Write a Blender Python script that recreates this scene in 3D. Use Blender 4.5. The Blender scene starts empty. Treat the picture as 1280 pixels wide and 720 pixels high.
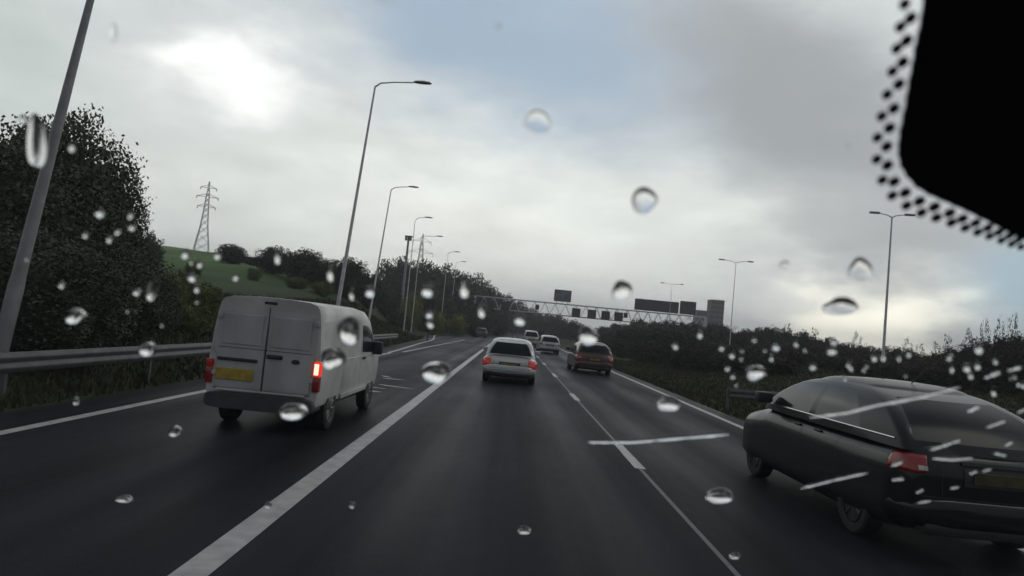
import bpy, bmesh, math, random
from math import sin, cos, pi, radians as R, atan, tan, sqrt, exp
from mathutils import Vector, Matrix, noise

random.seed(7)
S = bpy.context.scene
COL = S.collection

# ------------------------------------------------------------------ camera
FPX = 850.0
cam_d = bpy.data.cameras.new('camera')
cam = bpy.data.objects.new('camera', cam_d); COL.objects.link(cam); S.camera = cam
cam_d.sensor_width = 36; cam_d.lens = FPX / 1280 * 36
cam_d.clip_start = 0.01; cam_d.clip_end = 6000
CM = Matrix.Rotation(R(0.256), 3, 'Z') @ Matrix.Rotation(R(90 + 3.36), 3, 'X') @ Matrix.Rotation(R(5.5), 3, 'Z')
CP = Vector((0, 0, 1.8))
cam.matrix_world = Matrix.Translation(CP) @ CM.to_4x4()
cam_d.dof.use_dof = True
cam_d.dof.focus_distance = 2.2
cam_d.dof.aperture_fstop = 14.0

def at(px, py, Y):
    d = CM @ Vector(((px - 640) / FPX, -(py - 360) / FPX, -1))
    return CP + d * (Y / d.y)

# ------------------------------------------------------------------ render
S.render.engine = 'CYCLES'
S.cycles.use_denoising = True
S.cycles.max_bounces = 10; S.cycles.transparent_max_bounces = 12
S.cycles.volume_bounces = 1
S.cycles.caustics_reflective = False; S.cycles.caustics_refractive = False
S.view_settings.view_transform = 'Standard'; S.view_settings.look = 'None'
S.view_settings.gamma = 1; S.view_settings.exposure = 0.0
S.render.filter_size = 1.9

# ------------------------------------------------------------------ sun and sky
SUN_AZ, SUN_EL = 88.0, 58.0
sd = bpy.data.lights.new('sun', 'SUN'); sun = bpy.data.objects.new('sun', sd); COL.objects.link(sun)
sd.energy = 0.5; sd.angle = R(24); sd.color = (1, .96, .9)
dv = Vector((sin(R(SUN_AZ)) * cos(R(SUN_EL)), cos(R(SUN_AZ)) * cos(R(SUN_EL)), sin(R(SUN_EL))))
sun.rotation_euler = dv.to_track_quat('Z', 'Y').to_euler()

W = bpy.data.worlds.new('World'); S.world = W; W.use_nodes = True
nt = W.node_tree; nt.nodes.clear()
def N(t, **k):
    n = nt.nodes.new(t)
    for a, b in k.items(): setattr(n, a, b)
    return n
def mth(op, a, b=None, c=None, clamp=False):
    n = N('ShaderNodeMath', operation=op, use_clamp=clamp)
    for i, v in enumerate((a, b, c)):
        if v is None: continue
        if isinstance(v, (int, float)): n.inputs[i].default_value = v
        else: nt.links.new(v, n.inputs[i])
    return n.outputs[0]
def mixc(f, a, b):
    n = N('ShaderNodeMix', data_type='RGBA')
    for s, v in ((n.inputs[0], f), (n.inputs[6], a), (n.inputs[7], b)):
        if isinstance(v, (int, float)): s.default_value = v
        elif isinstance(v, tuple): s.default_value = (*v, 1)
        else: nt.links.new(v, s)
    return n.outputs[2]
sky = N('ShaderNodeTexSky', sky_type='NISHITA', sun_disc=False)
sky.sun_elevation = R(SUN_EL); sky.sun_rotation = R(SUN_AZ)
sky.air_density = 1.0; sky.dust_density = 1.2
tc = N('ShaderNodeTexCoord')
sep = N('ShaderNodeSeparateXYZ'); nt.links.new(tc.outputs['Generated'], sep.inputs[0])
def noi(scale, detail=5, rough=.55, stretch=(1, 1, 2.2), off=(0, 0, 0)):
    mp = N('ShaderNodeMapping'); mp.inputs['Scale'].default_value = stretch; mp.inputs['Location'].default_value = off
    nt.links.new(tc.outputs['Generated'], mp.inputs[0])
    n = N('ShaderNodeTexNoise'); n.inputs['Scale'].default_value = scale
    n.inputs['Detail'].default_value = detail; n.inputs['Roughness'].default_value = rough
    nt.links.new(mp.outputs[0], n.inputs['Vector']); return n.outputs['Fac']
n1 = noi(3.2); n2 = noi(3.0, off=(5, 3, 1)); n3 = noi(7.0, detail=7, off=(1, 7, 2), stretch=(1, 1, 2.8)); n4 = noi(2.0, detail=3, off=(2, 2, 9))
az = mth('MULTIPLY', mth('ARCTAN2', sep.outputs[0], sep.outputs[1]), 57.2958)
el = mth('MULTIPLY', mth('ARCSINE', sep.outputs[2]), 57.2958)
azn = mth('ADD', az, mth('MULTIPLY', mth('SUBTRACT', n1, .5), 26))
eln = mth('ADD', el, mth('MULTIPLY', mth('SUBTRACT', n2, .5), 15))
def blob(a, e, sa, se, p=1.0, warp=True, tilt=0):
    A = azn if warp else az; E = eln if warp else el
    da = mth('SUBTRACT', A, a); de = mth('SUBTRACT', E, e)
    if tilt: de = mth('SUBTRACT', de, mth('MULTIPLY', da, tilt))
    x = mth('DIVIDE', da, sa); y = mth('DIVIDE', de, se)
    q = mth('ADD', mth('MULTIPLY', x, x), mth('MULTIPLY', y, y))
    if p != 1.0: q = mth('POWER', q, p)
    return mth('EXPONENT', mth('MULTIPLY', q, -1))
def scl(c, k): return tuple(v * k for v in c)
# pale cloud, brighter in the band low in the sky
band = blob(-3, 8.5, 26, 8)
c = mixc(band, scl((.76, .79, .80), 10), scl((1.12, 1.14, 1.08), 10))
# slow mottling
vr = mth('ADD', .76, mth('MULTIPLY', n3, .48))
mm = N('ShaderNodeMix', data_type='RGBA', blend_type='MULTIPLY'); mm.inputs[0].default_value = 1
cmb = N('ShaderNodeCombineColor')
for i in range(3): nt.links.new(vr, cmb.inputs[i])
nt.links.new(c, mm.inputs[6]); nt.links.new(cmb.outputs[0], mm.inputs[7]); c = mm.outputs[2]
# thin places where the blue sky shows through (the sky texture itself, veiled)
veil = mixc(.42, sky.outputs[0], scl((.50, .60, .71), 10))
veil2 = mixc(.72, veil, scl((.43, .56, .71), 10))
c = mixc(mth('MULTIPLY', blob(-7, 25.5, 22, 9, 1.6, tilt=-.28), .9), c, veil2)
# grey rain cloud on the right, its lower edge falling to the right
c = mixc(mth('MULTIPLY', blob(21, 19, 15, 9.0, 1.7, tilt=-.42), .92), c, scl((.40, .42, .445), 10))
c = mixc(mth('MULTIPLY', blob(27, 9.0, 10, 1.6, 1.3), .6), c, scl((.50, .52, .53), 10))
# blue gap low on the right
# bright breaks
c = mixc(mth('MULTIPLY', blob(-25, 16.6, 4.6, 2.0, 1.2), .95), c, scl((1.35, 1.36, 1.34), 10))
c = mixc(mth('MULTIPLY', blob(29.5, 3.0, 4.8, 3.3, 1.6), .97), c, scl((2.3, 2.2, 1.85), 10))
c = mixc(mth('MULTIPLY', blob(24.5, 5.0, 2.6, 1.4, 1.1), .7), c, scl((1.15, 1.15, 1.10), 10))
c = mixc(mth('MULTIPLY', blob(38.0, 6.0, 5.0, 3.6, 1.5, warp=False), .9), c, mixc(.75, veil, scl((.50, .72, .86), 10)))
c = mixc(mth('MULTIPLY', blob(-38, 20, 4.5, 16), .5), c, scl((.58, .68, .63), 10))
# unseen sky darkened overhead and behind the car to dim ground and rear faces
zen = mth('MULTIPLY', mth('SUBTRACT', sep.outputs[2], .52), 3.5, clamp=True)
c = mixc(mth('MULTIPLY', zen, .9), c, scl((.16, .175, .20), 10))
back = mth('MULTIPLY', mth('SUBTRACT', 1, mth('SMOOTH_MIN', mth('MAXIMUM', mth('ADD', mth('MULTIPLY', sep.outputs[1], 1.3), .72), 0), 1, .15), clamp=True), 1.0, clamp=True)
c = mixc(mth('MULTIPLY', back, .85), c, scl((.24, .26, .29), 10))
bg = N('ShaderNodeBackground'); bg.inputs['Strength'].default_value = 0.1
nt.links.new(c, bg.inputs['Color'])
ow = N('ShaderNodeOutputWorld'); nt.links.new(bg.outputs[0], ow.inputs['Surface'])

# ------------------------------------------------------------------ helpers
def link(o, parent=None):
    COL.objects.link(o)
    if parent is not None: o.parent = parent
    return o
def tag(o, label=None, cat=None, group=None, kind=None):
    if label: o['label'] = label
    if cat: o['category'] = cat
    if group: o['group'] = group
    if kind: o['kind'] = kind
    return o
def empty(name, loc=(0, 0, 0), rz=0, label=None, cat=None, group=None):
    o = bpy.data.objects.new(name, None); link(o)
    o.location = loc; o.rotation_euler = (0, 0, rz); o.empty_display_size = .3
    return tag(o, label, cat, group)
def kids(o): return [c for c in bpy.data.objects if c.parent == o]
def copy_tree(o, parent=None):
    c = o.copy(); COL.objects.link(c); c.parent = parent
    for k in kids(o): copy_tree(k, c)
    return c

def mat(name, col, rough=.6, metal=0, var=.0, vscale=4, bump=0, bscale=30, coat=0, emit=None, es=0, spec=.5, col2=None, detail=5, stretch=(1, 1, 1), rvar=0):
    m = bpy.data.materials.new(name); m.use_nodes = True
    t = m.node_tree; b = t.nodes['Principled BSDF']
    b.inputs['Base Color'].default_value = (*col, 1); b.inputs['Roughness'].default_value = rough
    b.inputs['Metallic'].default_value = metal; b.inputs['Specular IOR Level'].default_value = spec
    if coat: b.inputs['Coat Weight'].default_value = coat; b.inputs['Coat Roughness'].default_value = .08
    if emit: b.inputs['Emission Color'].default_value = (*emit, 1); b.inputs['Emission Strength'].default_value = es
    tcn = t.nodes.new('ShaderNodeTexCoord'); mp = t.nodes.new('ShaderNodeMapping'); mp.inputs['Scale'].default_value = stretch
    t.links.new(tcn.outputs['Object'], mp.inputs[0])
    if var or col2 or rvar:
        n = t.nodes.new('ShaderNodeTexNoise'); n.inputs['Scale'].default_value = vscale; n.inputs['Detail'].default_value = detail
        t.links.new(mp.outputs[0], n.inputs['Vector'])
        cr = t.nodes.new('ShaderNodeMapRange'); cr.inputs[1].default_value = .32; cr.inputs[2].default_value = .68
        t.links.new(n.outputs['Fac'], cr.inputs[0])
        mx = t.nodes.new('ShaderNodeMix'); mx.data_type = 'RGBA'
        c2 = col2 or tuple(v * (1 - var) for v in col)
        mx.inputs[6].default_value = (*col, 1); mx.inputs[7].default_value = (*c2, 1)
        t.links.new(cr.outputs[0], mx.inputs[0]); t.links.new(mx.outputs[2], b.inputs['Base Color'])
        if rvar:
            r = t.nodes.new('ShaderNodeMapRange'); r.inputs[3].default_value = rough - rvar; r.inputs[4].default_value = rough + rvar
            t.links.new(n.outputs['Fac'], r.inputs[0]); t.links.new(r.outputs[0], b.inputs['Roughness'])
    if bump:
        n = t.nodes.new('ShaderNodeTexNoise'); n.inputs['Scale'].default_value = bscale; n.inputs['Detail'].default_value = 4
        t.links.new(mp.outputs[0], n.inputs['Vector'])
        bp = t.nodes.new('ShaderNodeBump'); bp.inputs['Strength'].default_value = bump; bp.inputs['Distance'].default_value = .02
        t.links.new(n.outputs['Fac'], bp.inputs['Height']); t.links.new(bp.outputs[0], b.inputs['Normal'])
    return m

class MB:
    def __init__(s): s.v = []; s.f = []
    def poly(s, pts):
        i = len(s.v); s.v += [tuple(p) for p in pts]; s.f.append(tuple(range(i, i + len(pts))))
    def grid(s, rows, closed=False):
        i = len(s.v); n = len(rows[0])
        for r in rows: s.v += [tuple(p) for p in r]
        for a in range(len(rows) - 1):
            for b in range(n if closed else n - 1):
                c = (b + 1) % n
                s.f.append((i + a * n + b, i + a * n + c, i + (a + 1) * n + c, i + (a + 1) * n + b))
        return i
    def box(s, x0, x1, y0, y1, z0, z1, b=0):
        if b <= 0:
            P = [(x, y, z) for z in (z0, z1) for y in (y0, y1) for x in (x0, x1)]
            i = len(s.v); s.v += P
            for q in ((0, 2, 3, 1), (4, 5, 7, 6), (0, 1, 5, 4), (2, 6, 7, 3), (0, 4, 6, 2), (1, 3, 7, 5)): s.f.append(tuple(i + k for k in q))
            return
        bm = bmesh.new(); bmesh.ops.create_cube(bm, size=1)
        for v in bm.verts: v.co = Vector(((x0 + x1) / 2 + v.co.x * (x1 - x0), (y0 + y1) / 2 + v.co.y * (y1 - y0), (z0 + z1) / 2 + v.co.z * (z1 - z0)))
        bmesh.ops.bevel(bm, geom=bm.edges[:] , offset=b, segments=2, profile=.6, affect='EDGES')
        s.bm(bm)
    def bm(s, bm, M=None):
        i = len(s.v); bm.verts.index_update()
        s.v += [tuple((M @ v.co) if M else v.co) for v in bm.verts]
        s.f += [tuple(i + v.index for v in f.verts) for f in bm.faces]; bm.free()
    def tube(s, pts, rad, n=10, cap=True):
        pts = [Vector(p) for p in pts]; rad = rad if isinstance(rad, (list, tuple)) else [rad] * len(pts)
        rows = []; ref = None
        for k, p in enumerate(pts):
            d = (pts[min(k + 1, len(pts) - 1)] - pts[max(k - 1, 0)]).normalized()
            if ref is None: ref = Vector((1, 0, 0)) if abs(d.x) < .9 else Vector((0, 1, 0))
            a = (ref - d * ref.dot(d)).normalized(); b = d.cross(a); ref = a
            rows.append([p + (a * cos(2 * pi * j / n) + b * sin(2 * pi * j / n)) * rad[k] for j in range(n)])
        s.grid(rows, True)
        if cap: s.poly(rows[0][::-1]); s.poly(rows[-1])
    def lathe_x(s, prof, cx, cy, cz, n=32):   # profile of (x, r) turned about the X axis
        rows = [[(cx + x, cy + r * cos(2 * pi * j / n), cz + r * sin(2 * pi * j / n)) for j in range(n)] for x, r in prof]
        s.grid(rows, True)
        s.poly(rows[0][::-1]); s.poly(rows[-1])
    def build(s, name, m, parent=None, smooth=False, angle=35):
        me = bpy.data.meshes.new(name); me.from_pydata(s.v, [], s.f)
        bm = bmesh.new(); bm.from_mesh(me); bmesh.ops.recalc_face_normals(bm, faces=bm.faces[:]); bm.to_mesh(me); bm.free()
        me.materials.append(m)
        if smooth:
            me.polygons.foreach_set('use_smooth', [True] * len(me.polygons))
            try: me.set_sharp_from_angle(angle=R(angle))
            except Exception: pass
        me.update()
        return link(bpy.data.objects.new(name, me), parent)

def interp(y, tab):
    if y <= tab[0][0]: return tab[0][1]
    for (a, u), (b, v) in zip(tab, tab[1:]):
        if y <= b:
            t = (y - a) / (b - a); t = t * t * (3 - 2 * t) * .5 + t * .5
            return u + (v - u) * t
    return tab[-1][1]
def smooth(t): t = max(0, min(1, t)); return t * t * (3 - 2 * t)

# ------------------------------------------------------------------ materials
def asphalt():
    m = bpy.data.materials.new('wet_asphalt'); m.use_nodes = True; t = m.node_tree; b = t.nodes['Principled BSDF']
    tcn = t.nodes.new('ShaderNodeTexCoord')
    def no(sc, st, det=4):
        mp = t.nodes.new('ShaderNodeMapping'); mp.inputs['Scale'].default_value = st
        t.links.new(tcn.outputs['Object'], mp.inputs[0])
        n = t.nodes.new('ShaderNodeTexNoise'); n.inputs['Scale'].default_value = sc; n.inputs['Detail'].default_value = det
        t.links.new(mp.outputs[0], n.inputs['Vector']); return n.outputs['Fac']
    a = no(1.0, (1.3, .02, 1)); g = no(.35, (1, .35, 1)); f = no(60, (1, 1, 1), 3); h = no(7, (1, .5, 1), 6)
    def mr(src, a0, a1, b0, b1):
        r = t.nodes.new('ShaderNodeMapRange')
        for i, v in enumerate((a0, a1, b0, b1)): r.inputs[i + 1].default_value = v
        t.links.new(src, r.inputs[0]); return r.outputs[0]
    def ma(op, x, y):
        n = t.nodes.new('ShaderNodeMath'); n.operation = op
        for i, v in enumerate((x, y)):
            if isinstance(v, float): n.inputs[i].default_value = v
            else: t.links.new(v, n.inputs[i])
        return n.outputs[0]
    v = ma('MULTIPLY', ma('MULTIPLY', mr(a, .35, .65, .75, 1.2), mr(g, .3, .7, .8, 1.2)), mr(f, .3, .7, .7, 1.3))
    sx_ = t.nodes.new('ShaderNodeSeparateXYZ'); t.links.new(tcn.outputs['Object'], sx_.inputs[0])
    trk = ma('COSINE', ma('MULTIPLY', sx_.outputs[0], 3.70), 0.0)      # polished wheel tracks in every lane
    v = ma('MULTIPLY', v, ma('ADD', ma('MULTIPLY', trk, .24), 1.0))
    sp_ = no(130, (1, 1, 1), 2); v = ma('MULTIPLY', v, mr(sp_, .35, .75, .75, 1.9))
    cc = t.nodes.new('ShaderNodeCombineColor')
    for i, k in enumerate((.0138, .0140, .0170)): t.links.new(ma('MULTIPLY', v, k), cc.inputs[i])
    t.links.new(cc.outputs[0], b.inputs['Base Color'])
    ro = ma('ADD', mr(a, .35, .65, .56, .44), mr(ma('ADD', g, ma('MULTIPLY', h, .15)), .45, .72, -.05, .07))
    ro = ma('ADD', ro, ma('MULTIPLY', trk, .05)); t.links.new(ro, b.inputs['Roughness'])
    b.inputs['Specular IOR Level'].default_value = .04
    bp = t.nodes.new('ShaderNodeBump'); bp.inputs['Strength'].default_value = .5; bp.inputs['Distance'].default_value = .008
    t.links.new(f, bp.inputs['Height']); t.links.new(bp.outputs[0], b.inputs['Normal'])
    return m
M_ASPH = asphalt()
M_LINE = mat('worn_road_paint', (.48, .48, .47), .45, col2=(.30, .30, .29), vscale=5, detail=8, bump=.2, bscale=60)
M_SEAM = mat('pale_joint', (.12, .12, .12), .5, var=.4, vscale=9)
M_GRASS = mat('rough_grass', (.030, .042, .018), .9, col2=(.020, .030, .012), vscale=.35, detail=8, bump=.8, bscale=6, spec=.15)
M_FIELD = mat('grassland', (.052, .085, .026), .9, col2=(.033, .048, .018), vscale=.05, detail=9, bump=1.0, bscale=1.2, spec=.1)
M_BLADE = mat('grass_blades', (.034, .040, .016), .8, col2=(.050, .044, .022), vscale=.8, spec=.2)
M_BARK = mat('bark', (.06, .052, .045), .9, var=.5, vscale=9, bump=.6, bscale=25)
def leafm(name, a, b2, sc=.6): 
    m = mat(name, a, .7, col2=b2, vscale=sc, detail=3, spec=.12)
    return m
M_LEAFN = leafm('near_dark_leaves', (.042, .056, .036), (.086, .088, .066), 1.1)
M_LEAF = leafm('dark_leaves', (.034, .036, .028), (.050, .052, .038))
M_LEAF2 = leafm('olive_leaves', (.040, .042, .024), (.064, .064, .034))
M_LEAF3 = leafm('yellow_green_leaves', (.17, .17, .055), (.11, .115, .05))
M_LEAFG = leafm('fresh_green_leaves', (.060, .095, .028), (.095, .110, .040))
M_LEAFB = leafm('brown_green_scrub', (.026, .024, .017), (.040, .037, .025))
M_GALV = mat('galvanised_steel', (.13, .135, .14), .5, metal=.3, var=.35, vscale=5)
M_POLE = mat('painted_pole', (.58, .58, .59), .5, metal=.1, var=.3, vscale=4)
M_POLED = mat('weathered_grey_pole', (.27, .27, .28), .55, metal=.2, var=.3, vscale=3)
M_DARK = mat('black_plastic', (.016, .016, .017), .5, bump=.1, bscale=80)
M_RUB = mat('tyre_rubber', (.012, .012, .012), .75, bump=.2, bscale=40)
M_RIM = mat('alloy', (.30, .30, .31), .38, metal=.8, var=.3, vscale=20)
M_GLASS = mat('tinted_window', (.012, .017, .020), .12, spec=.5, var=.3, vscale=2)
M_GLASSR = mat('dark_rear_glass', (.010, .014, .016), .22, spec=.08)
M_TRIM = mat('chrome_strip', (.6, .61, .62), .18, metal=1)
M_PLATE = mat('yellow_plate', (.42, .30, .04), .45, var=.35, vscale=14)
M_PLATED = mat('dirty_yellow_plate', (.26, .19, .03), .55, var=.5, vscale=10)
M_RED = mat('red_lens', (.28, .012, .012), .22, coat=.5, var=.3, vscale=12)
M_REDLIT = mat('lit_red_lens', (.40, .02, .02), .25, coat=.5, emit=(1, .04, .02), es=.09)
M_CONC = mat('concrete', (.26, .25, .24), .85, var=.35, vscale=.3, bump=.3, bscale=3)

# ------------------------------------------------------------------ terrain and road
def road_l(Y):
    return interp(Y, [(-40, -6.75), (30, -6.75), (60, -7.9), (88, -10.4), (120, -15), (160, -26), (240, -52), (400, -60)])
def bend(Y): return 0 if Y < 170 else -((Y - 170) ** 2) / 3500
def road_r(Y): return 6.15 + bend(Y)
def terr(x, y):
    d = road_l(y) - 1.0 - x + min(0, bend(y)) * 0
    z = -.03
    if d > 0:
        A = interp(y, [(-100, 2.0), (20, 2.4), (40, 3.0), (60, 4.2), (80, 6.2), (120, 9.3), (180, 13.2), (240, 17), (330, 22), (600, 27), (1700, 30)])
        if y > 60:
            k = smooth((-x / y - .15) / .09); k = 1 + (k - 1) * smooth((y - 60) / 30); A = 1.2 + (A - 1.2) * k
        z += A * interp(d, [(0, 0), (3, .22), (9, .78), (20, 1.0), (120, 1.14), (600, 1.3)])
        z += (noise.noise(Vector((x * .03, y * .03, 0))) * 1.0 + noise.noise(Vector((x * .15, y * .15, 3))) * .25) * smooth(d / 25)
    e = x - road_r(y)
    if e > 0:
        z += -.15 * smooth(e / 1.5) + .12 * noise.noise(Vector((x * .3, y * .3, 5))) * smooth(e / 2)
        z += 1.2 * smooth((e - 5) / 9) + noise.noise(Vector((x * .04, y * .04, 9))) * .8 * smooth((e - 6) / 20)
    return z
def frange(segs):
    out = []
    for a, b, s in segs:
        n = max(1, round((b - a) / s)); out += [a + (b - a) * i / n for i in range(n)]
    out.append(segs[-1][1]); return out
xs = frange([(-1300, -300, 60), (-300, -100, 12), (-100, -30, 3), (-30, -6, .8), (-6, 6, 2), (6, 24, .8), (24, 60, 3), (60, 300, 15), (300, 1300, 80)])
ys = frange([(-120, -10, 10), (-10, 60, 1.2), (60, 160, 3), (160, 400, 10), (400, 1700, 50)])
g = MB(); g.grid([[(x, y, terr(x, y)) for x in xs] for y in ys])
ground = g.build('ground', M_GRASS, smooth=True, angle=80); tag(ground, kind='structure')
# hillside field reads greener than the verge: mixed by height of the land (a meadow starts above the bank)
def field_mix():
    t = M_GRASS.node_tree; b = t.nodes['Principled BSDF']
    src = b.inputs['Base Color'].links[0].from_socket
    ge = t.nodes.new('ShaderNodeNewGeometry'); sp = t.nodes.new('ShaderNodeSeparateXYZ'); t.links.new(ge.outputs['Position'], sp.inputs[0])
    r = t.nodes.new('ShaderNodeMapRange'); r.inputs[1].default_value = 2.2; r.inputs[2].default_value = 6.0
    t.links.new(sp.outputs[2], r.inputs[0])
    n = t.nodes.new('ShaderNodeTexNoise'); n.inputs['Scale'].default_value = .11; n.inputs['Detail'].default_value = 10; n.inputs['Roughness'].default_value = .65; t.links.new(ge.outputs['Position'], n.inputs['Vector'])
    rr = t.nodes.new('ShaderNodeMapRange'); rr.inputs[1].default_value = .4; rr.inputs[2].default_value = .62; t.links.new(n.outputs['Fac'], rr.inputs[0])
    m2 = t.nodes.new('ShaderNodeMix'); m2.data_type = 'RGBA'; m2.inputs[6].default_value = (.075, .150, .036, 1); m2.inputs[7].default_value = (.055, .085, .030, 1)
    t.links.new(rr.outputs[0], m2.inputs[0])
    m = t.nodes.new('ShaderNodeMix'); m.data_type = 'RGBA'
    t.links.new(r.outputs[0], m.inputs[0]); t.links.new(src, m.inputs[6]); t.links.new(m2.outputs[2], m.inputs[7])
    t.links.new(m.outputs[2], b.inputs['Base Color'])
field_mix()
rd = MB(); rows = []
for y in frange([(-60, 40, 4), (40, 260, 4), (260, 700, 15)]):
    a, b = road_l(y), road_r(y)
    rows.append([(a + (b - a) * k / 12, y, 0.0) for k in range(13)])
rd.grid(rows); tag(rd.build('road', M_ASPH, smooth=True), kind='structure')

def strip(x0, x1, y0, y1, w, z=.004, step=3, fx=None, wob=0):
    m = MB(); n = max(1, int((y1 - y0) / step)); rows = []
    for i in range(n + 1):
        y = y0 + (y1 - y0) * i / n; t = i / n
        x = fx(y) if fx else x0 + (x1 - x0) * t
        rows.append([(x - w / 2 + random.uniform(-wob, wob), y, z), (x + w / 2 + random.uniform(-wob, wob), y, z)])
    m.grid(rows); return m
mk = [('wide_lane_line', strip(-1.93, -1.93, -4, 75, .23, wob=.006)),
      ('edge_line', strip(-5.85, -5.85, -4, 34, .17, wob=.006)),
      ('edge_line', strip(0, 0, 34, 170, .17, fx=lambda y: road_l(y) + .9 - .0 * y)),
      ('lane_line', strip(-5.55, -5.0, 36, 76, .16, wob=.004)),
      ('edge_line', strip(0, 0, -4, 300, .17, fx=lambda y: road_r(y) - .55, wob=.006)),
      ('road_joint', strip(2.0, 2.0, -4, 160, .05, z=.003, wob=.004))]
for n_, m_ in mk: tag(m_.build(n_, M_SEAM if n_ == 'road_joint' else M_LINE), kind='structure')
d_ = MB()
for k in range(-1, 22):
    y0 = 9.7 + 9.0 * k
    s_ = strip(2.0, 2.0, y0, y0 + 2.0, .15, z=.0075, step=.5, wob=.004)
    i = len(d_.v); d_.v += s_.v; d_.f += [tuple(q + i for q in f) for f in s_.f]
tag(d_.build('dashed_lane_line', M_LINE), kind='structure')
w_ = MB()   # pale strokes painted as puddle and spray reflections on the asphalt by the van
for (x0, y0, x1, y1, t) in ((-3.75, 20.6, -3.35, 20.2, .10), (-3.55, 19.8, -2.9, 19.9, .09), (-3.3, 17.9, -2.35, 17.6, .08), (-3.45, 17.1, -2.95, 17.0, .08), (-3.3, 16.2, -2.9, 16.2, .1)):
    n = 9; rows = []
    for i in range(n + 1):
        q = i / n; th = t * (0.35 + .65 * sin(pi * min(1, q + .12))) * random.uniform(.7, 1.2)
        rows.append([(x0 + (x1 - x0) * q, y0 + (y1 - y0) * q - th + random.uniform(-.02, .02), .0045), (x0 + (x1 - x0) * q, y0 + (y1 - y0) * q + th, .0045)])
    w_.grid(rows)
tag(w_.build('painted_reflections', M_LINE), kind='structure')

# tufts of verge grass
def tufts(name, n, xr, yr, h, keep):
    m = MB()
    for _ in range(n):
        y = yr[0] + (yr[1] - yr[0]) * random.random() ** 1.5; x = random.uniform(*xr)
        if not keep(x, y): continue
        z = terr(x, y) - .02; hh = h * random.uniform(.4, 1.3) * (1 + .5 * noise.noise(Vector((x * .5, y * .5, 0))))
        a = random.uniform(0, pi); w = random.uniform(.010, .03) * (1 + y * .02)
        lx, ly = random.gauss(0, .35) * hh, random.gauss(0, .35) * hh
        dx, dy = cos(a) * w, sin(a) * w
        i = len(m.v)
        m.v += [(x - dx, y - dy, z), (x + dx, y + dy, z), (x + lx * .4 + dx * .7, y + ly * .4 + dy * .7, z + hh * .6), (x + lx * .4 - dx * .7, y + ly * .4 - dy * .7, z + hh * .6), (x + lx, y + ly, z + hh)]
        m.f += [(i, i + 1, i + 2, i + 3), (i + 3, i + 2, i + 4)]
    o = m.build(name, M_BLADE); return o
tag(tufts('verge_grass', 40000, (-16, -6.9), (5, 70), .22, lambda x, y: x < road_l(y) - .15), 'rough dark verge grass behind and under the left crash barrier', 'grass', kind='stuff')
tag(tufts('verge_grass', 60000, (6.3, 22), (9, 60), .15, lambda x, y: True), 'rough dark green grass on the right verge beyond the edge line', 'grass', kind='stuff')

# ------------------------------------------------------------------ trees
def crown_mesh(name, seed, nl, leaf, lobes=16, narrow=1.0, low=.08, m=M_LEAF, core=.27):
    rnd = random.Random(seed); b = MB(); L = []
    zc = (1 + low) / 2 + .0; hz_ = (.97 - low) / 2
    for k in range(lobes):
        zz = 1 - 2 * (k + .5) / lobes; a = k * 2.39996 + rnd.uniform(-.4, .4); rr_ = sqrt(1 - zz * zz) ** .75
        s = rnd.uniform(.11, .19) * (1.0 - .25 * max(0, zz)); q = rnd.uniform(.78, 1.02)
        L.append((Vector(((.5 - s) * rr_ * cos(a) * narrow * q, (.5 - s) * rr_ * sin(a) * narrow * q, zc + (hz_ - s * .9) * zz * q)), s))
    tot = sum(s * s for _, s in L)
    if core:
        bm = bmesh.new(); bmesh.ops.create_icosphere(bm, subdivisions=3, radius=1)
        for v in bm.verts:
            d = v.co.normalized(); k = 1 + .35 * noise.noise(d * 2.3 + Vector((seed, 0, 0))) + .2 * noise.noise(d * 7)
            v.co = Vector((d.x * core * narrow * k, d.y * core * narrow * k, zc - .03 + d.z * hz_ * .68 * k))
        b.bm(bm)
    n_in = int(nl * .16)
    for j in range(nl):
        if j < n_in:
            d = Vector((rnd.gauss(0, 1), rnd.gauss(0, 1), rnd.gauss(0, 1))).normalized(); k = rnd.uniform(.6, .95)
            p = Vector((d.x * .38 * narrow * k, d.y * .38 * narrow * k, zc + d.z * hz_ * k))
        else:
            c_, s = L[min(len(L) - 1, int(rnd.random() * len(L)))]
            if rnd.random() > (s / .19) ** 2 + .15: continue
            d = Vector((rnd.gauss(0, 1), rnd.gauss(0, 1), rnd.gauss(0, 1))).normalized()
            k = rnd.uniform(.3, 1.0) ** .6 + (.30 * rnd.random() if rnd.random() < .14 else 0)
            k *= 1 + .45 * noise.noise((c_ + d * s) * 9)
            p = c_ + d * s * k
        if p.z < .005: continue
        u = Vector((rnd.gauss(0, 1), rnd.gauss(0, 1), rnd.gauss(0, 1))).normalized(); v = u.cross(Vector((rnd.gauss(0, 1), rnd.gauss(0, 1), rnd.gauss(0, 1)))).normalized()
        q = leaf * rnd.uniform(.5, 1.35)
        i = len(b.v); b.v += [tuple(p - u * q), tuple(p + v * q * .6), tuple(p + u * q), tuple(p - v * q * .6)]; b.f.append((i, i + 1, i + 2, i + 3))
    me = bpy.data.meshes.new(name); me.from_pydata(b.v, [], b.f); me.materials.append(m); me.update(); return me
def trunk_mesh(name, seed, top=.62):
    rnd = random.Random(seed); b = MB()
    b.tube([(0, 0, -.03), (.01, 0, .2), (-.01, .01, .42), (.01, 0, top)], [.028, .021, .016, .006], 8)
    for k in range(5):
        a = k * 2.4 + rnd.random(); z = .18 + .08 * k; r = .30
        b.tube([(0, 0, z), (cos(a) * r * .5, sin(a) * r * .5, z + .1), (cos(a) * r, sin(a) * r, z + .22)], [.011, .008, .003], 6)
    me = bpy.data.meshes.new(name); me.from_pydata(b.v, [], b.f); me.materials.append(M_BARK); me.update(); return me
TR = [trunk_mesh('trunk', s) for s in (1, 2)]
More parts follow.
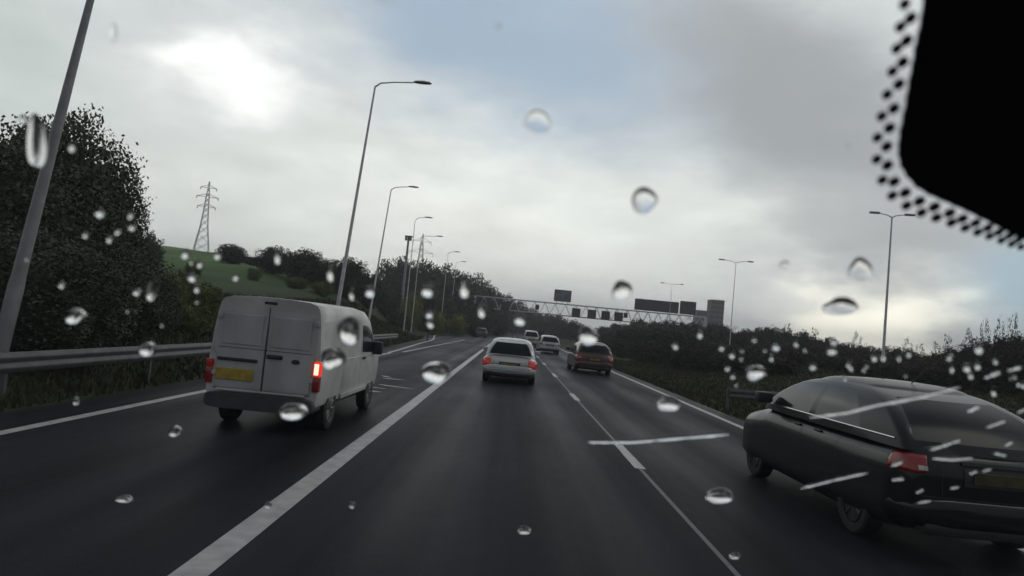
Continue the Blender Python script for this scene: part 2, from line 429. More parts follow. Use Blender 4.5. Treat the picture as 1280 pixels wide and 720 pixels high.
CR = {'far': [crown_mesh('crown', s, 9000, .020, 26, low=-.12) for s in (11, 12, 13)],
      'olive': [crown_mesh('crown', s, 9000, .020, 24, m=M_LEAF2, low=-.12) for s in (21, 22)],
      'yellow': [crown_mesh('crown', 31, 7000, .020, 20, m=M_LEAF3, low=-.1)],
      'scrub': [crown_mesh('crown', s, 8000, .022, 22, m=M_LEAFB, low=-.15) for s in (41, 42, 43)],
      'green': [crown_mesh('crown', s, 8000, .020, 22, m=M_LEAFG, low=-.12) for s in (71, 72)],
      'slim': [crown_mesh('crown', s, 900, .024, 9, m=M_LEAFB, narrow=.8, core=0) for s in (51, 52)],
      'near': [crown_mesh('crown', s, 60000, .0105, 60, m=M_LEAFN, low=-.08, core=.30) for s in (61, 62, 63)]}
def tree(name, kind, x, y, w, h, label, cat='tree', group=None, seed=0, sink=.0):
    r = random.Random(seed * 7 + int(x * 10) + int(y))
    o = empty(name, (x, y, terr(x, y) - sink), r.uniform(0, 6.28), label, cat, group); o.scale = (w, w, h)
    link(bpy.data.objects.new('trunk', TR[r.randrange(2)]), o)
    link(bpy.data.objects.new('crown', r.choice(CR[kind])), o)
    return o
def tree_px(name, kind, px, pytop, Y, wpx, label, **k):
    p = at(px, pytop, Y); z0 = terr(p.x, p.y); h = max(1.2, p.z - z0)
    return tree(name, kind, p.x, Y, wpx / FPX * Y * 1.12, h * 1.03, label, **k)

# big bushy trees close on the left
for px, top, Y, w, lab in (
    (20, 168, 15.5, 250, 'tall dark leafy tree at the left edge behind the first lamp post'),
    (88, 136, 17.5, 190, 'tallest dark tree on the left, its top crossed by the nearest lamp post'),
    (128, 205, 19.5, 125, 'dark leafy tree on the left with ragged right edge against the sky'),
    (-60, 190, 14, 260, None),
    (50, 285, 13.2, 240, 'low dark bush just behind the barrier below the big left trees'),
    (148, 300, 17, 160, 'low dark bush at the right foot of the big left trees'),
    (196, 352, 21, 70, 'low dark shrub behind the barrier at the left of the van')):
    if lab is None: continue
    tree_px('tree' if top < 290 else 'bush', 'near', px, top, Y, w, lab, cat='tree' if top < 290 else 'bush', group='dark trees and bushes beside the left barrier')
for px, top, Y, w, lab in ((222, 335, 27, 60, 'yellow green bush right of the big dark trees on the left bank'), (258, 352, 28, 60, 'yellow green bush just above the left rear corner of the van roof'), (238, 385, 23, 60, 'low green bush behind the barrier left of the van rear doors')):
    tree_px('bush', 'green', px, top, Y, w, lab, cat='bush')
# hillside trees
hs = [(186, 290, 62, 46, 'far', 'small round tree on the slope just right of the big left trees'),
      (292, 304, 80, 44, 'far', 'lone round tree on the green hillside right of the pylon'),
      (320, 320, 84, 34, 'far', 'small low tree right of the lone round hillside tree'),
      (346, 306, 72, 50, 'far', 'round hillside tree above the rear doors of the van'),
      (384, 309, 70, 56, 'far', 'wide dark hillside tree above the roof of the van'),
      (413, 322, 70, 40, 'olive', 'low dark hillside tree left of the second lamp post'),
      (440, 319, 68, 56, 'far', 'round hillside tree crossed by the second lamp post'),
      (464, 340, 74, 34, 'far', 'small tree in the dip between the hillside trees and the long belt')]
for px, top, Y, w, kd, lab in hs: tree_px('tree', kd, px, top, Y, w, lab, group='trees on the left hillside')
for px, top, Y, w in [(240, 352, 52, 26), (318, 345, 62, 20), (372, 346, 60, 30), (405, 350, 60, 32)]:
    tree_px('bush', 'green', px, top, Y, w, 'small green gorse bush dotted over the green hillside', cat='bush', group='gorse bushes on the hillside')
bl = [(496, 324, 128, 44), (516, 326, 134, 44), (537, 329, 140, 46), (557, 333, 148, 44), (575, 340, 156, 42), (592, 346, 166, 40), (606, 354, 178, 34), (618, 362, 190, 30), (632, 370, 205, 28), (646, 377, 230, 28)]
for i, (px, top, Y, w) in enumerate(bl):
    tree_px('tree', 'olive' if i % 3 == 1 else 'far', px, top - 4, Y, w * 1.35, 'dark tree in the long belt sloping down to the gantry', group='long belt of trees left of the gantry')
for i, (px, top, Y, w) in enumerate([(470, 352, 104, 40), (488, 356, 98, 36), (560, 366, 112, 44), (585, 372, 122, 40), (604, 380, 132, 34), (450, 360, 100, 36), (536, 372, 104, 34), (625, 388, 140, 26)]):
    tree_px('bush', 'far', px, top, Y, w * 1.15, 'dark undergrowth bush below the long tree belt', cat='bush', group='dark undergrowth below the tree belt')
tree_px('bush', 'yellow', 516, 362, 92, 34, 'pale yellow green bush below the tree belt left of the marker post', cat='bush')
tree_px('bush', 'yellow', 548, 386, 88, 30, 'yellow green bush right of the marker post', cat='bush')
tree_px('bush', 'yellow', 574, 389, 96, 28, 'low yellow green bush by the slip road', cat='bush')
tree_px('bush', 'olive', 498, 388, 80, 30, 'olive bush above the far end of the left barrier', cat='bush')
tree_px('bush', 'olive', 596, 392, 105, 24, 'olive bush left of the white saloon roof', cat='bush')
# trees round the end of the road
for i, (px, top, Y, w, kd) in enumerate([(662, 383, 215, 34, 'far'), (682, 390, 240, 34, 'far'), (697, 392, 200, 30, 'far'), (716, 399, 165, 34, 'far'), (728, 406, 170, 24, 'olive'), (675, 396, 180, 24, 'olive')]):
    tree_px('tree', kd, px, top, Y, w * 1.15, 'far hazy tree on the skyline beneath the gantry', group='far trees beneath the gantry')
for i, (px, Y) in enumerate([(742, 420), (756, 430), (770, 410), (640, 420), (655, 400), (728, 400), (700, 430), (785, 400)]):
    tree_px('tree', 'far', px, 414 + (px - 640) * .09, Y, 20, 'tiny distant tree at the end of the motorway', group='distant trees at the end of the motorway')
# scrub on the right
rr = random.Random(3)
def sctop(px):
    return interp(px, [(735, 419), (765, 407), (790, 396), (860, 397), (905, 403), (950, 406), (1000, 413), (1050, 421), (1100, 431), (1165, 440), (1205, 426), (1240, 416), (1330, 405)])
px = 738
while px < 1345:
    Y = interp(px, [(735, 190), (770, 150), (900, 105), (1000, 85), (1100, 68), (1200, 52), (1340, 44)])
    for dY, dt in ((1.0, 0), (.82, 10), (.62, 24)):
        if dY == .62 and px < 800: continue
        q = px + rr.uniform(-5, 5)
        tree_px('bush', 'scrub', q, sctop(q) + dt + rr.uniform(-3, 4), Y * dY, 34 * (1 + (1 - dY)) , 'brown green scrub bush in the dark thicket along the right verge', cat='bush', group='scrub along the right verge')
    px += 19
for px, Y, dt in [(740, 120, 4), (752, 112, 8), (764, 104, 10), (776, 96, 12), (788, 90, 12), (800, 84, 12), (812, 80, 14), (826, 76, 14), (840, 72, 16), (856, 68, 16), (745, 92, 14), (762, 80, 19), (782, 70, 24), (804, 62, 27), (828, 56, 30), (852, 52, 32), (876, 49, 32), (900, 47, 34), (924, 45, 36), (950, 43, 38), (975, 41, 40)]:
    tree_px('bush', 'scrub', px + rr.uniform(-3, 3), sctop(px) + dt, Y, 34 if Y > 60 else 44, 'brown green scrub bush in the dark thicket along the right verge', cat='bush', group='scrub along the right verge')
for q, dt in ((985, -10), (1020, -9), (1072, -14), (1135, -16), (1150, -12), (1172, -14), (1186, -18), (1212, -20), (1232, -26), (1251, -22), (1268, -30)):
    tree_px('sapling', 'slim', q, sctop(q) + dt, interp(q, [(980, 84), (1280, 47)]), 16, 'thin sapling poking above the right thicket', cat='sapling', group='saplings above the right thicket')

# ------------------------------------------------------------------ crash barriers
def barrier(name, pts, label, z=0.75, postgap=3.2, h=.31):
    o = empty(name, (pts[0][0], pts[0][1], 0), 0, label, 'crash barrier', 'steel crash barriers'); ox, oy = pts[0][:2]
    prof = [(0.0, 0), (.0, .02), (.045, .06), (.045, .10), (0, .145), (0, .165), (.045, .21), (.045, .25), (0, .29), (0, .31)]
    P = [Vector((p[0], p[1])) for p in pts]; L = []
    for a, b in zip(P, P[1:]):
        n = max(1, int((b - a).length / 2)); L += [a + (b - a) * i / n for i in range(n)]
    L.append(P[-1]); b_ = MB(); rows = []; acc = 0; posts = []
    for i, p in enumerate(L):
        d = (L[min(i + 1, len(L) - 1)] - L[max(i - 1, 0)]).normalized(); nn = Vector((d.y, -d.x))
        tz = pts[0][2] + (pts[-1][2] - pts[0][2]) * i / (len(L) - 1)
        rows.append([(p.x - ox + nn.x * q, p.y - oy + nn.y * q, tz - .31 + s) for q, s in prof])
        if i and i % 2 == 0 or i == 0: posts.append((p, nn, tz))
    b_.grid(rows); rail = b_.build('rail', M_GALV, o, smooth=True, angle=50)
    so = rail.modifiers.new('thick', 'SOLIDIFY'); so.thickness = .006
    for p, nn, tz in posts:
        m = MB(); c_ = p - nn * .06; zt = terr(p.x, p.y) - .2
        m.box(c_.x - ox - .04, c_.x - ox + .04, c_.y - oy - .03, c_.y - oy + .03, zt, tz + .0)
        m.build('post', M_GALV, o)
    return o
barrier('crash_barrier', [(-7.25, 2, .75), (-7.25, 22, .75), (-7.25, 44, .75)], 'long galvanised crash barrier along the left verge behind the white van')
barrier('crash_barrier', [(6.75, 20.7, .62), (8.9, 21.1, .62), (12.5, 21.9, .62), (18, 23.5, .7)], 'short grey crash barrier on the right verge beyond the black car')
barrier('crash_barrier', [(-13.5, 88, .7), (-18, 112, .7), (-27, 145, .7)], 'distant crash barrier edging the slip road below the tree belt')

# ------------------------------------------------------------------ lamp posts
def lamp_single(px, py, Y, arm, label, lean=0, rad=.11, m=M_POLE, top=True, rise=.35, base=None):
    t = at(px, py, Y)
    bx = t.x - lean
    o = empty('lamp_post', (bx, Y, terr(bx, Y)), 0, label, 'lamp post', 'single arm lamp posts on the left')
    h = t.z - o.location.z
    a = MB(); a.tube([(0, 0, -.1), (lean * 1.6 / h, 0, 1.6), (lean * 1.75 / h, 0, 1.75), (lean * .3, 0, h * .3), (lean, 0, h)], [rad * 1.25, rad * 1.2, rad * 1.08, rad, rad * .5], 14); a.build('pole', m, o, smooth=True)
    b = MB(); b.tube([(lean, 0, h - .02), (lean + .25, 0, h + .18), (lean + arm * .5, 0, h + rise * .8), (lean + arm, 0, h + rise)], [rad * .5, .035, .03, .03], 10); b.build('arm', m, o, smooth=True)
    hd = MB(); x0 = lean + arm
    rows = []
    for k, (dx, w, hh) in enumerate(((0, .05, .05), (.12, .12, .09), (.45, .15, .12), (.75, .12, .09), (.85, .04, .04))):
        rows.append([(x0 + dx, w * cos(2 * pi * j / 12), h + rise + .02 + hh * (.9 * sin(2 * pi * j / 12) if sin(2 * pi * j / 12) > 0 else .35 * sin(2 * pi * j / 12))) for j in range(12)])
    hd.grid(rows, True); hd.poly(rows[0]); hd.poly(rows[-1]); hd.build('lamp_head', M_POLED, o, smooth=True)
    return o
lamp_single(124, -42, 11.6, 2.0, 'thick grey lamp post rising through the big left trees, nearest of the lamp posts', lean=.86, rad=.105, m=M_POLED)
lamp_single(469, 108, 31, 1.75, 'tall grey lamp post just above the front of the white van', lean=.72, rad=.085)
lamp_single(489, 237, 54.5, 1.35, 'slender lamp post, second along from the white van', lean=.7, rad=.075)
for px, py, Y, ar, lab in ((519, 275, 69, .9, 'lamp post with its head right of the camera mast, third beyond the van'), (526, 297, 84, 1.9, 'lamp post with long arm beside the faint far pylon'), (560, 317, 100, .9, 'small far lamp post above the long tree belt'), (570, 329, 115, .9, 'smallest and farthest lamp post above the tree belt')):
    lamp_single(px, py, Y, ar, lab, rad=.055)
def lamp_double(px, py, Y, hw, label, lean=0, rad=.09):
    t = at(px, py, Y); o = empty('double_lamp_post', (t.x + lean, Y, terr(t.x, Y)), R(-8), label, 'lamp post', 'double arm lamp posts on the right')
    h = t.z - o.location.z
    a = MB(); a.tube([(0, 0, -.1), (0, 0, 1.4)], rad * 1.4, 14); a.tube([(0, 0, 1.4), (-lean, 0, h)], [rad * 1.1, rad * .55], 12); a.build('pole', M_POLE, o, smooth=True)
    for s in (-1, 1):
        b = MB(); b.tube([(-lean, 0, h - .05), (-lean + s * hw * .35, 0, h + .10), (-lean + s * hw, 0, h + .2)], [rad * .5, .035, .028], 10); b.build('arm', M_POLE, o, smooth=True)
        hd = MB(); hd.box(*sorted((-lean + s * (hw - .05), -lean + s * (hw + .62))), -.12, .12, h + .14, h + .28, .05); hd.build('lamp_head', M_POLED, o, smooth=True)
lamp_double(1115, 271, 46.4, .85, 'tall double arm lamp post against the bright cloud above the right thicket', lean=-.0)
lamp_double(920, 328, 79, 1.35, 'double arm lamp post right of the grey tower blocks', rad=.05)
lamp_double(840, 356, 117, 1.35, 'faint double arm lamp post above the right end of the gantry', rad=.045)

# camera mast
t = at(511, 296, 98); o = empty('camera_mast', (t.x, 98, terr(t.x, 98)), 0, 'dark mast with square cluster on top beside the left end of the tree belt', 'mast'); h = t.z - o.location.z
a = MB(); a.tube([(0, 0, -.1), (0, 0, h)], [.24, .15], 12); a.build('pole', M_POLED, o, smooth=True)
a = MB(); a.box(-.55, .55, -.3, .3, h, h + .14, .03); a.box(-.5, -.2, -.25, .25, h - .55, h, .04); a.box(.15, .45, -.25, .25, h - .55, h, .04); a.build('camera_cluster', M_POLED, o)
# marker post by the slip road
t = at(537, 396, 60); z0 = terr(t.x, 60); o = empty('marker_post', (t.x, 60, z0), 0, 'dark marker post with two pale round reflectors at the end of the left barrier', 'marker post'); h = at(537, 374, 60).z - z0
a = MB(); a.tube([(0, 0, -.1), (0, 0, h)], .06, 10); a.build('post', M_DARK, o, smooth=True)
a = MB(); a.box(-.38, .38, -.05, .03, h - 1.15, h, .08); a.build('panel', M_DARK, o)
for q in (393, 405):
    zz = at(537, q, 60).z - z0; m = MB()
    rows = [[(r * cos(2 * pi * j / 20), yy, zz + r * sin(2 * pi * j / 20)) for j in range(20)] for r, yy in ((.27, -.07), (.27, -.10))]
    m.grid(rows, True); m.poly(rows[0]); m.poly(rows[1]); m.build('reflector', M_CONC, o)

# ------------------------------------------------------------------ pylons
def pylon(px, pyt, Y, H, label):
    t = at(px, pyt, Y); zb = t.z - H; o = empty('pylon', (t.x, Y, terr(t.x, Y)), R(20), label, 'pylon', 'lattice electricity pylons'); dz = 0; H = t.z - o.location.z
    m = MB(); W0 = H * .095; r = .20
    def hw(z): return interp(z / H, [(0, W0), (.45, W0 * .42), (.7, W0 * .26), (1, .12)])
    lv = [0, .13, .25, .36, .46, .55, .63, .70, .77, .84, .91, 1.0]
    for sx in (-1, 1):
        for sy in (-1, 1):
            m.tube([(sx * hw(k * H), sy * hw(k * H), k * H) for k in lv], r, 5)
    for a, b in zip(lv, lv[1:]):
        u, v = hw(a * H), hw(b * H)
        for f in (lambda s, q, w: (s * w, -w, q), lambda s, q, w: (s * w, w, q), lambda s, q, w: (-w, s * w, q), lambda s, q, w: (w, s * w, q)):
            m.tube([f(-1, a * H, u), f(1, b * H, v)], r * .6, 4); m.tube([f(1, a * H, u), f(-1, b * H, v)], r * .6, 4)
    m.build('lattice_tower', M_POLE, o)
    for k, L in ((.64, .115), (.78, .14), (.91, .105)):
        c_ = MB()
        for s in (-1, 1):
            c_.tube([(s * hw(k * H), 0, k * H), (s * H * L, 0, k * H)], r * .8, 5); c_.tube([(s * hw(k * H), 0, (k + .04) * H), (s * H * L, 0, k * H)], r * .7, 5)
            c_.tube([(s * H * L, 0, k * H), (s * H * L, 0, k * H - H * .035)], .22, 5)
        c_.build('cross_arm', M_POLE, o)
pylon(262, 227, 330, 34, 'tall lattice pylon on the green hill left of the van')
pylon(529, 292, 520, 50, 'faint lattice pylon behind the long tree belt')

# ------------------------------------------------------------------ gantry
GY = 156
gl = at(598, 384, GY); gr = at(872, 404, GY)
g0 = empty('gantry', (gl.x, GY, 0), math.atan2(-2.0, 40), 'steel truss gantry with signal boxes and dark sign panels spanning the motorway ahead', 'gantry')
GL = (gr.x - gl.x) * 1.02; zb, zt = 5.75, 8.35
for y in (-.55, .55):
    for z in (zb, zt):
        m = MB(); m.tube([(-1, y, z), (GL, y, z)], .12, 8); m.build('chord', M_POLE, g0, smooth=True)
n = 22
br = MB()
for i in range(n):
    a, b = GL * i / n, GL * (i + 1) / n; mid = (a + b) / 2
    for y in (-.55, .55): br.tube([(a, y, zb), (mid, y, zt)], .055, 6); br.tube([(mid, y, zt), (b, y, zb)], .055, 6)
    br.tube([(a, -.55, zb), (a, .55, zb)], .06, 6); br.tube([(a, -.55, zt), (a, .55, zt)], .06, 6)
br.build('bracing', M_POLE, g0)
for x in (-1, GL):
    m = MB()
    for y in (-.9, .9): m.tube([(x, y, 0), (x, y * .6, zt)], .24, 10)
    for k in range(4): m.tube([(x, -.9 + .1 * k, zt * k / 4), (x, .8 - .1 * k, zt * (k + 1) / 4)], .09, 6)
    m.build('leg', M_POLE, g0, smooth=True)
M_LED = mat('matrix_screen', (.012, .012, .014), .35, var=.3, vscale=3)
for px in (612.5, 631.5, 671, 719.5, 739, 756, 772, 780.5):
    x = at(px, 390, GY).x - gl.x; small = px in (671, 780.5); w, h = (.45, .9) if small else (.95, 1.0)
    m = MB(); m.box(x - w, x + w, -1.15, -.75, zb - .1 + (.9 if small else 0), zb + 1.9 + (.0 if small else 0), .06); hsg = m.build('signal_box', M_DARK, g0)
    m = MB(); m.box(x - w * .8, x + w * .8, -1.17, -1.14, zb + .15 + (.9 if small else 0), zb + 1.65); m.build('screen', M_LED, hsg)
    m = MB(); m.tube([(x, -.75, zb + 1.2), (x, -.55, zb + 1.2)], .08, 6); m.build('bracket', M_POLE, g0)
x = at(703, 371, GY).x - gl.x
m = MB(); m.box(x - 1.95, x + 1.95, -.55, .05, zt + .55, zt + 3.2, .08); sg = m.build('message_sign', mat('sign_grey', (.07, .075, .08), .5, col2=(.14, .15, .155), vscale=.5), g0)
m = MB(); m.box(x - 1.7, x + 1.7, -.58, -.54, zt + .8, zt + 2.95); m.build('screen', mat('dim_screen', (.05, .055, .06), .3, col2=(.14, .15, .16), vscale=.5), sg)
M_BACK = mat('dark_sign_panel', (.040, .042, .048), .55, var=.3, vscale=.4)
for p0, p1, hh in ((791, 845, 2.55), (846.5, 866, 2.95)):
    xa, xb = at(p0, 388, GY).x - gl.x, at(p1, 388, GY).x - gl.x
    m = MB(); m.box(xa, xb, -.5, -.1, zt + .28, zt + .28 + hh, .05); wd = m.build('wide_sign', M_BACK, g0)
    m = MB()
    for k in range(1, 5): m.box(xa + (xb - xa) * k / 5 - .02, xa + (xb - xa) * k / 5 + .02, -.512, -.49, zt + .35, zt + .2 + hh)
    m.build('panel_seam', M_DARK, wd)
    m = MB()
    for k in range(5): q_ = xa + .4 + (xb - xa - .8) * k / 4; m.tube([(q_, -.2, zt), (q_, -.2, zt + .35)], .07, 6)
    m.build('support', M_POLE, g0)
m = MB()
for s in (-1.3, 0, 1.3): m.tube([(x + s, -.2, zt), (x + s, -.2, zt + .6)], .09, 6)
m.build('support', M_POLE, g0)

# ------------------------------------------------------------------ buildings on the skyline
M_BLD = mat('grey_cladding', (.035, .036, .042), .7, var=.25, vscale=.05)
M_BWIN = mat('dark_window_band', (.012, .013, .018), .25)
BY = 300
def building(px0, px1, pyt, depth, label, floors, bays, m=M_BLD, plant=None):
    a, b = at(px0, pyt, BY), at(px1, pyt, BY); cx = (a.x + b.x) / 2; w = (b.x - a.x); z0 = terr(cx, BY)
    top = at((px0 + px1) / 2, pyt, BY).z; h = top - z0
    o = empty('office_block', (cx, BY, z0), 0, label, 'building', 'grey blocks on the skyline')
    q = MB(); q.box(-w / 2, w / 2, 0, depth, -1, h, .1); q.build('walls', m, o)
    q = MB(); q.box(-w / 2 - .12, w / 2 + .12, -.12, depth + .3, h, h + .35); q.build('roof', M_BLD, o)
    fh = h / floors
    for f in range(floors):
        for k in range(bays):
            x0 = -w / 2 + w * (k + .12) / bays; x1 = -w / 2 + w * (k + .88) / bays
            q = MB(); q.box(x0, x1, -.08, .2, f * fh + fh * .35, f * fh + fh * .8); q.build('window', M_BWIN, o)
    if plant:
        q = MB(); q.box(-w * plant, w * plant, depth * .2, depth * .8, h + .7, h + 3.2, .1); q.build('plant_room', M_BLD, o)
building(872, 884, 389, 7, 'lower grey block left of the tall tower', 6, 3)
building(890, 906, 376, 7, 'tallest grey tower block on the skyline', 10, 3)

# ------------------------------------------------------------------ vehicles
def wheel(root, x, y, r=.31, w=.2, side=1, rim=M_RIM, spokes=7):
    t = MB(); ti = r * .64
    t.lathe_x([(-w * .42, ti), (-w * .5, ti + .02), (-w * .5, r * .93), (-w * .42, r), (w * .42, r), (w * .5, r * .93), (w * .5, ti + .02), (w * .42, ti)], x, y, r, 36)
    ty = t.build('wheel', M_RUB, root, smooth=True)
    q = MB(); q.lathe_x([(side * (w * .30), .02), (side * (w * .36), .06), (side * w * .30, .065), (side * w * .22, ti * .9)], x, y, r, 28)
    q.lathe_x([(side * w * .1, ti * .99), (side * w * .5, ti * .99), (side * w * .5, ti * .90), (side * w * .1, ti * .88)], x, y, r, 28)
    for k in range(spokes):
        a = 2 * pi * k / spokes
        q.tube([(x + side * w * .32, y + .04 * cos(a), r + .04 * sin(a)), (x + side * w * .40, y + ti * .93 * cos(a), r + ti * .93 * sin(a))], .022, 6)
    q.build('rim', rim, ty, smooth=True)

def cut_arches(o, cuts, Wd):
    dg = None
    cu = MB()
    for y, r in cuts:
        for s in (-1, 1):
            cu.lathe_x([(-.16, r), (.16, r)], s * (Wd - .10), y, .31, 28)
    c_ = cu.build('cutter', M_DARK)
    md = o.modifiers.new('b', 'BOOLEAN'); md.object = c_; md.operation = 'DIFFERENCE'; md.solver = 'EXACT'
    dg = bpy.context.evaluated_depsgraph_get(); me = bpy.data.meshes.new_from_object(o.evaluated_get(dg))
    o.modifiers.clear(); old = o.data; o.data = me; bpy.data.meshes.remove(old); bpy.data.objects.remove(c_)
    me.polygons.foreach_set('use_smooth', [True] * len(me.polygons))
    me.set_sharp_from_angle(angle=R(32))

def paint(name, col, rough=.32, metal=.35, dirt=.25, coat=.6):
    return mat(name, col, rough, metal=metal, coat=coat, col2=tuple(c * (1 - dirt) for c in col), vscale=1.6, detail=8, rvar=.08)

def car(name, label, loc, rz, L=4.4, Wd=1.74, H=1.43, belt=.95, deck=None, hood=.90, kind='saloon', m=None, plate=M_PLATE, lens=M_RED, lensr=None, trim=False, group='cars heading up the motorway', bright_bumper=False, detail=True):
    root = empty(name, loc, rz, label, 'car', group); hw = Wd / 2; h2 = L / 2
    deck = deck or belt
    if kind == 'saloon':
        top = [(-h2, deck - .10), (-h2 + .10, deck + .02), (-h2 + .55, deck + .03), (-h2 + .9, belt + .02), (h2 - 1.3, belt), (h2 - .9, hood + .04), (h2 - .35, hood - .08), (h2, hood - .28)]
        cab = (-h2 + .42, -h2 + 1.05, h2 - 1.15, h2 - 2.05)   # rear at belt, rear at roof, front at belt, front at roof
    elif kind == 'hatch':
        top = [(-h2, belt - .12), (-h2 + .12, belt + .0), (h2 - 1.3, belt), (h2 - .9, hood + .04), (h2 - .35, hood - .06), (h2, hood - .28)]
        cab = (-h2 + .10, -h2 + (1.15 if trim else .85), h2 - .95, h2 - 2.0)
    else:  # people carrier or estate with an upright tail
        top = [(-h2, belt - .06), (-h2 + .08, belt), (h2 - 1.2, belt), (h2 - .8, hood + .05), (h2 - .3, hood - .05), (h2, hood - .28)]
        cab = (-h2 + .07, -h2 + .30, h2 - .85, h2 - 1.75)
    bot = [(-h2, .34), (-h2 + .25, .24), (-h2 + .7, .165), (h2 - .6, .165), (h2 - .1, .24), (h2, .32)]
    NT, NB = 4.2, 6.5
    def prm(y):
        e = min(y + h2, h2 - y); k = 1 - .13 * max(0, 1 - e / .34) ** 2.4
        fr = max(0, (y - (h2 - .8)) / .8); w = hw * (1 - .12 * fr ** 2) * k
        zt, zb_ = interp(y, top), interp(y, bot); hz = (zt - zb_) / 2 * (1 - .05 * max(0, 1 - e / .1))
        return w, (zt + zb_) / 2, hz
    def hwid(y, z):
        w, mz, hz = prm(y); u = min(.999, abs(z - mz) / hz); n_ = NT if z > mz else NB
        return w * (1 - u ** n_) ** (1 / n_) * (1 - .045 * max(0, (z - mz) / hz) ** 2)
    def ybump(x, z):
        w, mz, hz = prm(-h2); n_ = NT if z > mz else NB
        q = (abs(x) / w) ** n_ + (abs(z - mz) / hz) ** n_
        return -h2 - .05 * max(0, 1 - q)
    def drape(x, z):                      # rear surface: y where the body reaches |x|
        if hwid(-h2, z) >= abs(x): return ybump(x, z)
        lo, hi = -h2, -h2 + .8
        for _ in range(24):
            m_ = (lo + hi) / 2
            if hwid(m_, z) >= abs(x): hi = m_
            else: lo = m_
        return hi
    b = MB(); rows = []; NP = 48
    def ringpts(y):
        w, mz, hz = prm(y); row = []
        for j in range(NP):
            a = 2 * pi * (j + .5) / NP; cx, sz = cos(a), sin(a); n_ = NT if sz > 0 else NB
            x = math.copysign(abs(cx) ** (2 / n_), cx) * w; z = mz + math.copysign(abs(sz) ** (2 / n_), sz) * hz
            x *= 1 - .045 * max(0, (z - mz) / hz) ** 2
            row.append((x, y, z))
        return row
    for y in frange([(-h2, -h2 + .36, .025), (-h2 + .36, h2 - .36, .09), (h2 - .36, h2, .03)]): rows.append(ringpts(y))
    mz0 = prm(-h2)[1]; cap = []
    for s_ in (.05, .3, .55, .75, .88, .96): cap.append([(p[0] * s_, 0, mz0 + (p[2] - mz0) * s_) for p in rows[0]])
    cap = [[(p[0], ybump(p[0], p[2]), p[2]) for p in rw] for rw in cap]
    rows = cap + rows
    b.grid(rows, True); b.poly(rows[0]); b.poly(rows[-1])
    body = b.build('body', m, root)
    wy = (-h2 + .88, h2 - .86)
    cut_arches(body, [(wy[0], .365), (wy[1], .365)], hw)
    lin = MB(); lin.box(-hw + .2, hw - .2, -h2 + .3, h2 - .3, .24, .62); lin.build('underbody', M_DARK, root)
    for y in wy:
        for s in (-1, 1): wheel(root, s * (hw - .115), y, .31, .2, s, rim=M_RIMD if trim else M_RIM)
    # greenhouse
    yb0, yr0, yb1, yr1 = cab; wb, wr = hw * .925, hw * .64; zb_, zr = belt - .09, H - .068
    mid = (yb0 + yb1) / 2
    def ring(v):
        w = wb + (wr - wb) * (v ** 1.5); y0 = yb0 + (yr0 - yb0) * (v ** 1.45); y1 = yb1 + (yr1 - yb1) * (v ** 1.3)
        z = zb_ + (zr - zb_) * (1 - (1 - v) ** 1.5); r0 = .10 + .06 * v; P = []; T = []
        yc0, yh = (yb0 + yb1) / 2, (yb1 - yb0) / 2; cr = .13 if trim else .07
        def add(p, t): P.append((p[0], p[1], z - cr * v * ((p[1] - yc0 + .05) / yh) ** 2 * (.4 + .6 * v))); T.append(t)
        for i in range(8): add((-w + r0 + (2 * w - 2 * r0) * i / 8, y0 - .07 * (1 - (2 * i / 8 - 1) ** 2)), 'rear')
        for i in range(5): add((w - r0 + r0 * sin(pi / 2 * i / 5), y0 + r0 - r0 * cos(pi / 2 * i / 5)), 'p')
        ya, yc = y0 + r0, y1 - r0; Ls = yc - ya
        segs = [(0, .06, 'p'), (.06, .50, 'w1'), (.50, .555, 'p'), (.555, .97, 'w2'), (.97, 1, 'p')]
        if kind in ('mpv',): segs = [(0, .03, 'p'), (.03, .27, 'w0'), (.27, .31, 'p'), (.31, .60, 'w1'), (.60, .64, 'p'), (.64, .97, 'w2'), (.97, 1, 'p')]
        if kind == 'hatch': segs = [(0, .20, 'p'), (.20, .53, 'w1'), (.53, .575, 'p'), (.575, .97, 'w2'), (.97, 1, 'p')]
        R_ = []
        for a, c_, t_ in segs:
            k = 4 if t_ != 'p' else 1
            for i in range(k): R_.append((a + (c_ - a) * i / k, t_))
        bul = lambda q: .035 * (1 - (2 * q - 1) ** 2)
        for q, t_ in R_: add((w + bul(q), ya + Ls * q), t_ + 'R' if t_ != 'p' else 'p')
        for i in range(5): add((w - r0 + r0 * cos(pi / 2 * i / 5), yc + r0 * sin(pi / 2 * i / 5)), 'p')
        for i in range(8): add((w - r0 - (2 * w - 2 * r0) * i / 8, y1 + .10 * (1 - (2 * i / 8 - 1) ** 2)), 'front')
        for i in range(5): add((-w + r0 - r0 * sin(pi / 2 * i / 5), y1 - r0 + r0 * cos(pi / 2 * i / 5)), 'p')
        ends = [q for q, _ in R_] + [1.0]; tags = [t_ for _, t_ in R_]
        for i in range(len(R_)):
            q = ends[len(R_) - i]; add((-w - bul(q), ya + Ls * q), tags[len(R_) - 1 - i] + 'L' if tags[len(R_) - 1 - i] != 'p' else 'p')
        for i in range(5): add((-w + r0 - r0 * cos(pi / 2 * i / 5), y0 + r0 - r0 * sin(pi / 2 * i / 5)), 'p')
        return P, T
    vs = [0, .13, .26, .42, .60, .78, .87, .95, 1.0]; rings = [ring(v) for v in vs]; T = rings[0][1]; nP = len(T)
    parts = {}
    for a in range(len(vs) - 1):
        for j in range(nP):
            j2 = (j + 1) % nP; t_ = T[j]
            glass = t_ != 'p' and 1 <= a <= 4
            key = t_ if glass else 'cabin'
            q = parts.setdefault(key, MB()); A, B = rings[a][0], rings[a + 1][0]
            q.poly([A[j], A[j2], B[j2], B[j]])
    rf = parts['cabin']; top_ring = rings[-1][0]; cy = sum(p[1] for p in top_ring) / nP; prev = top_ring
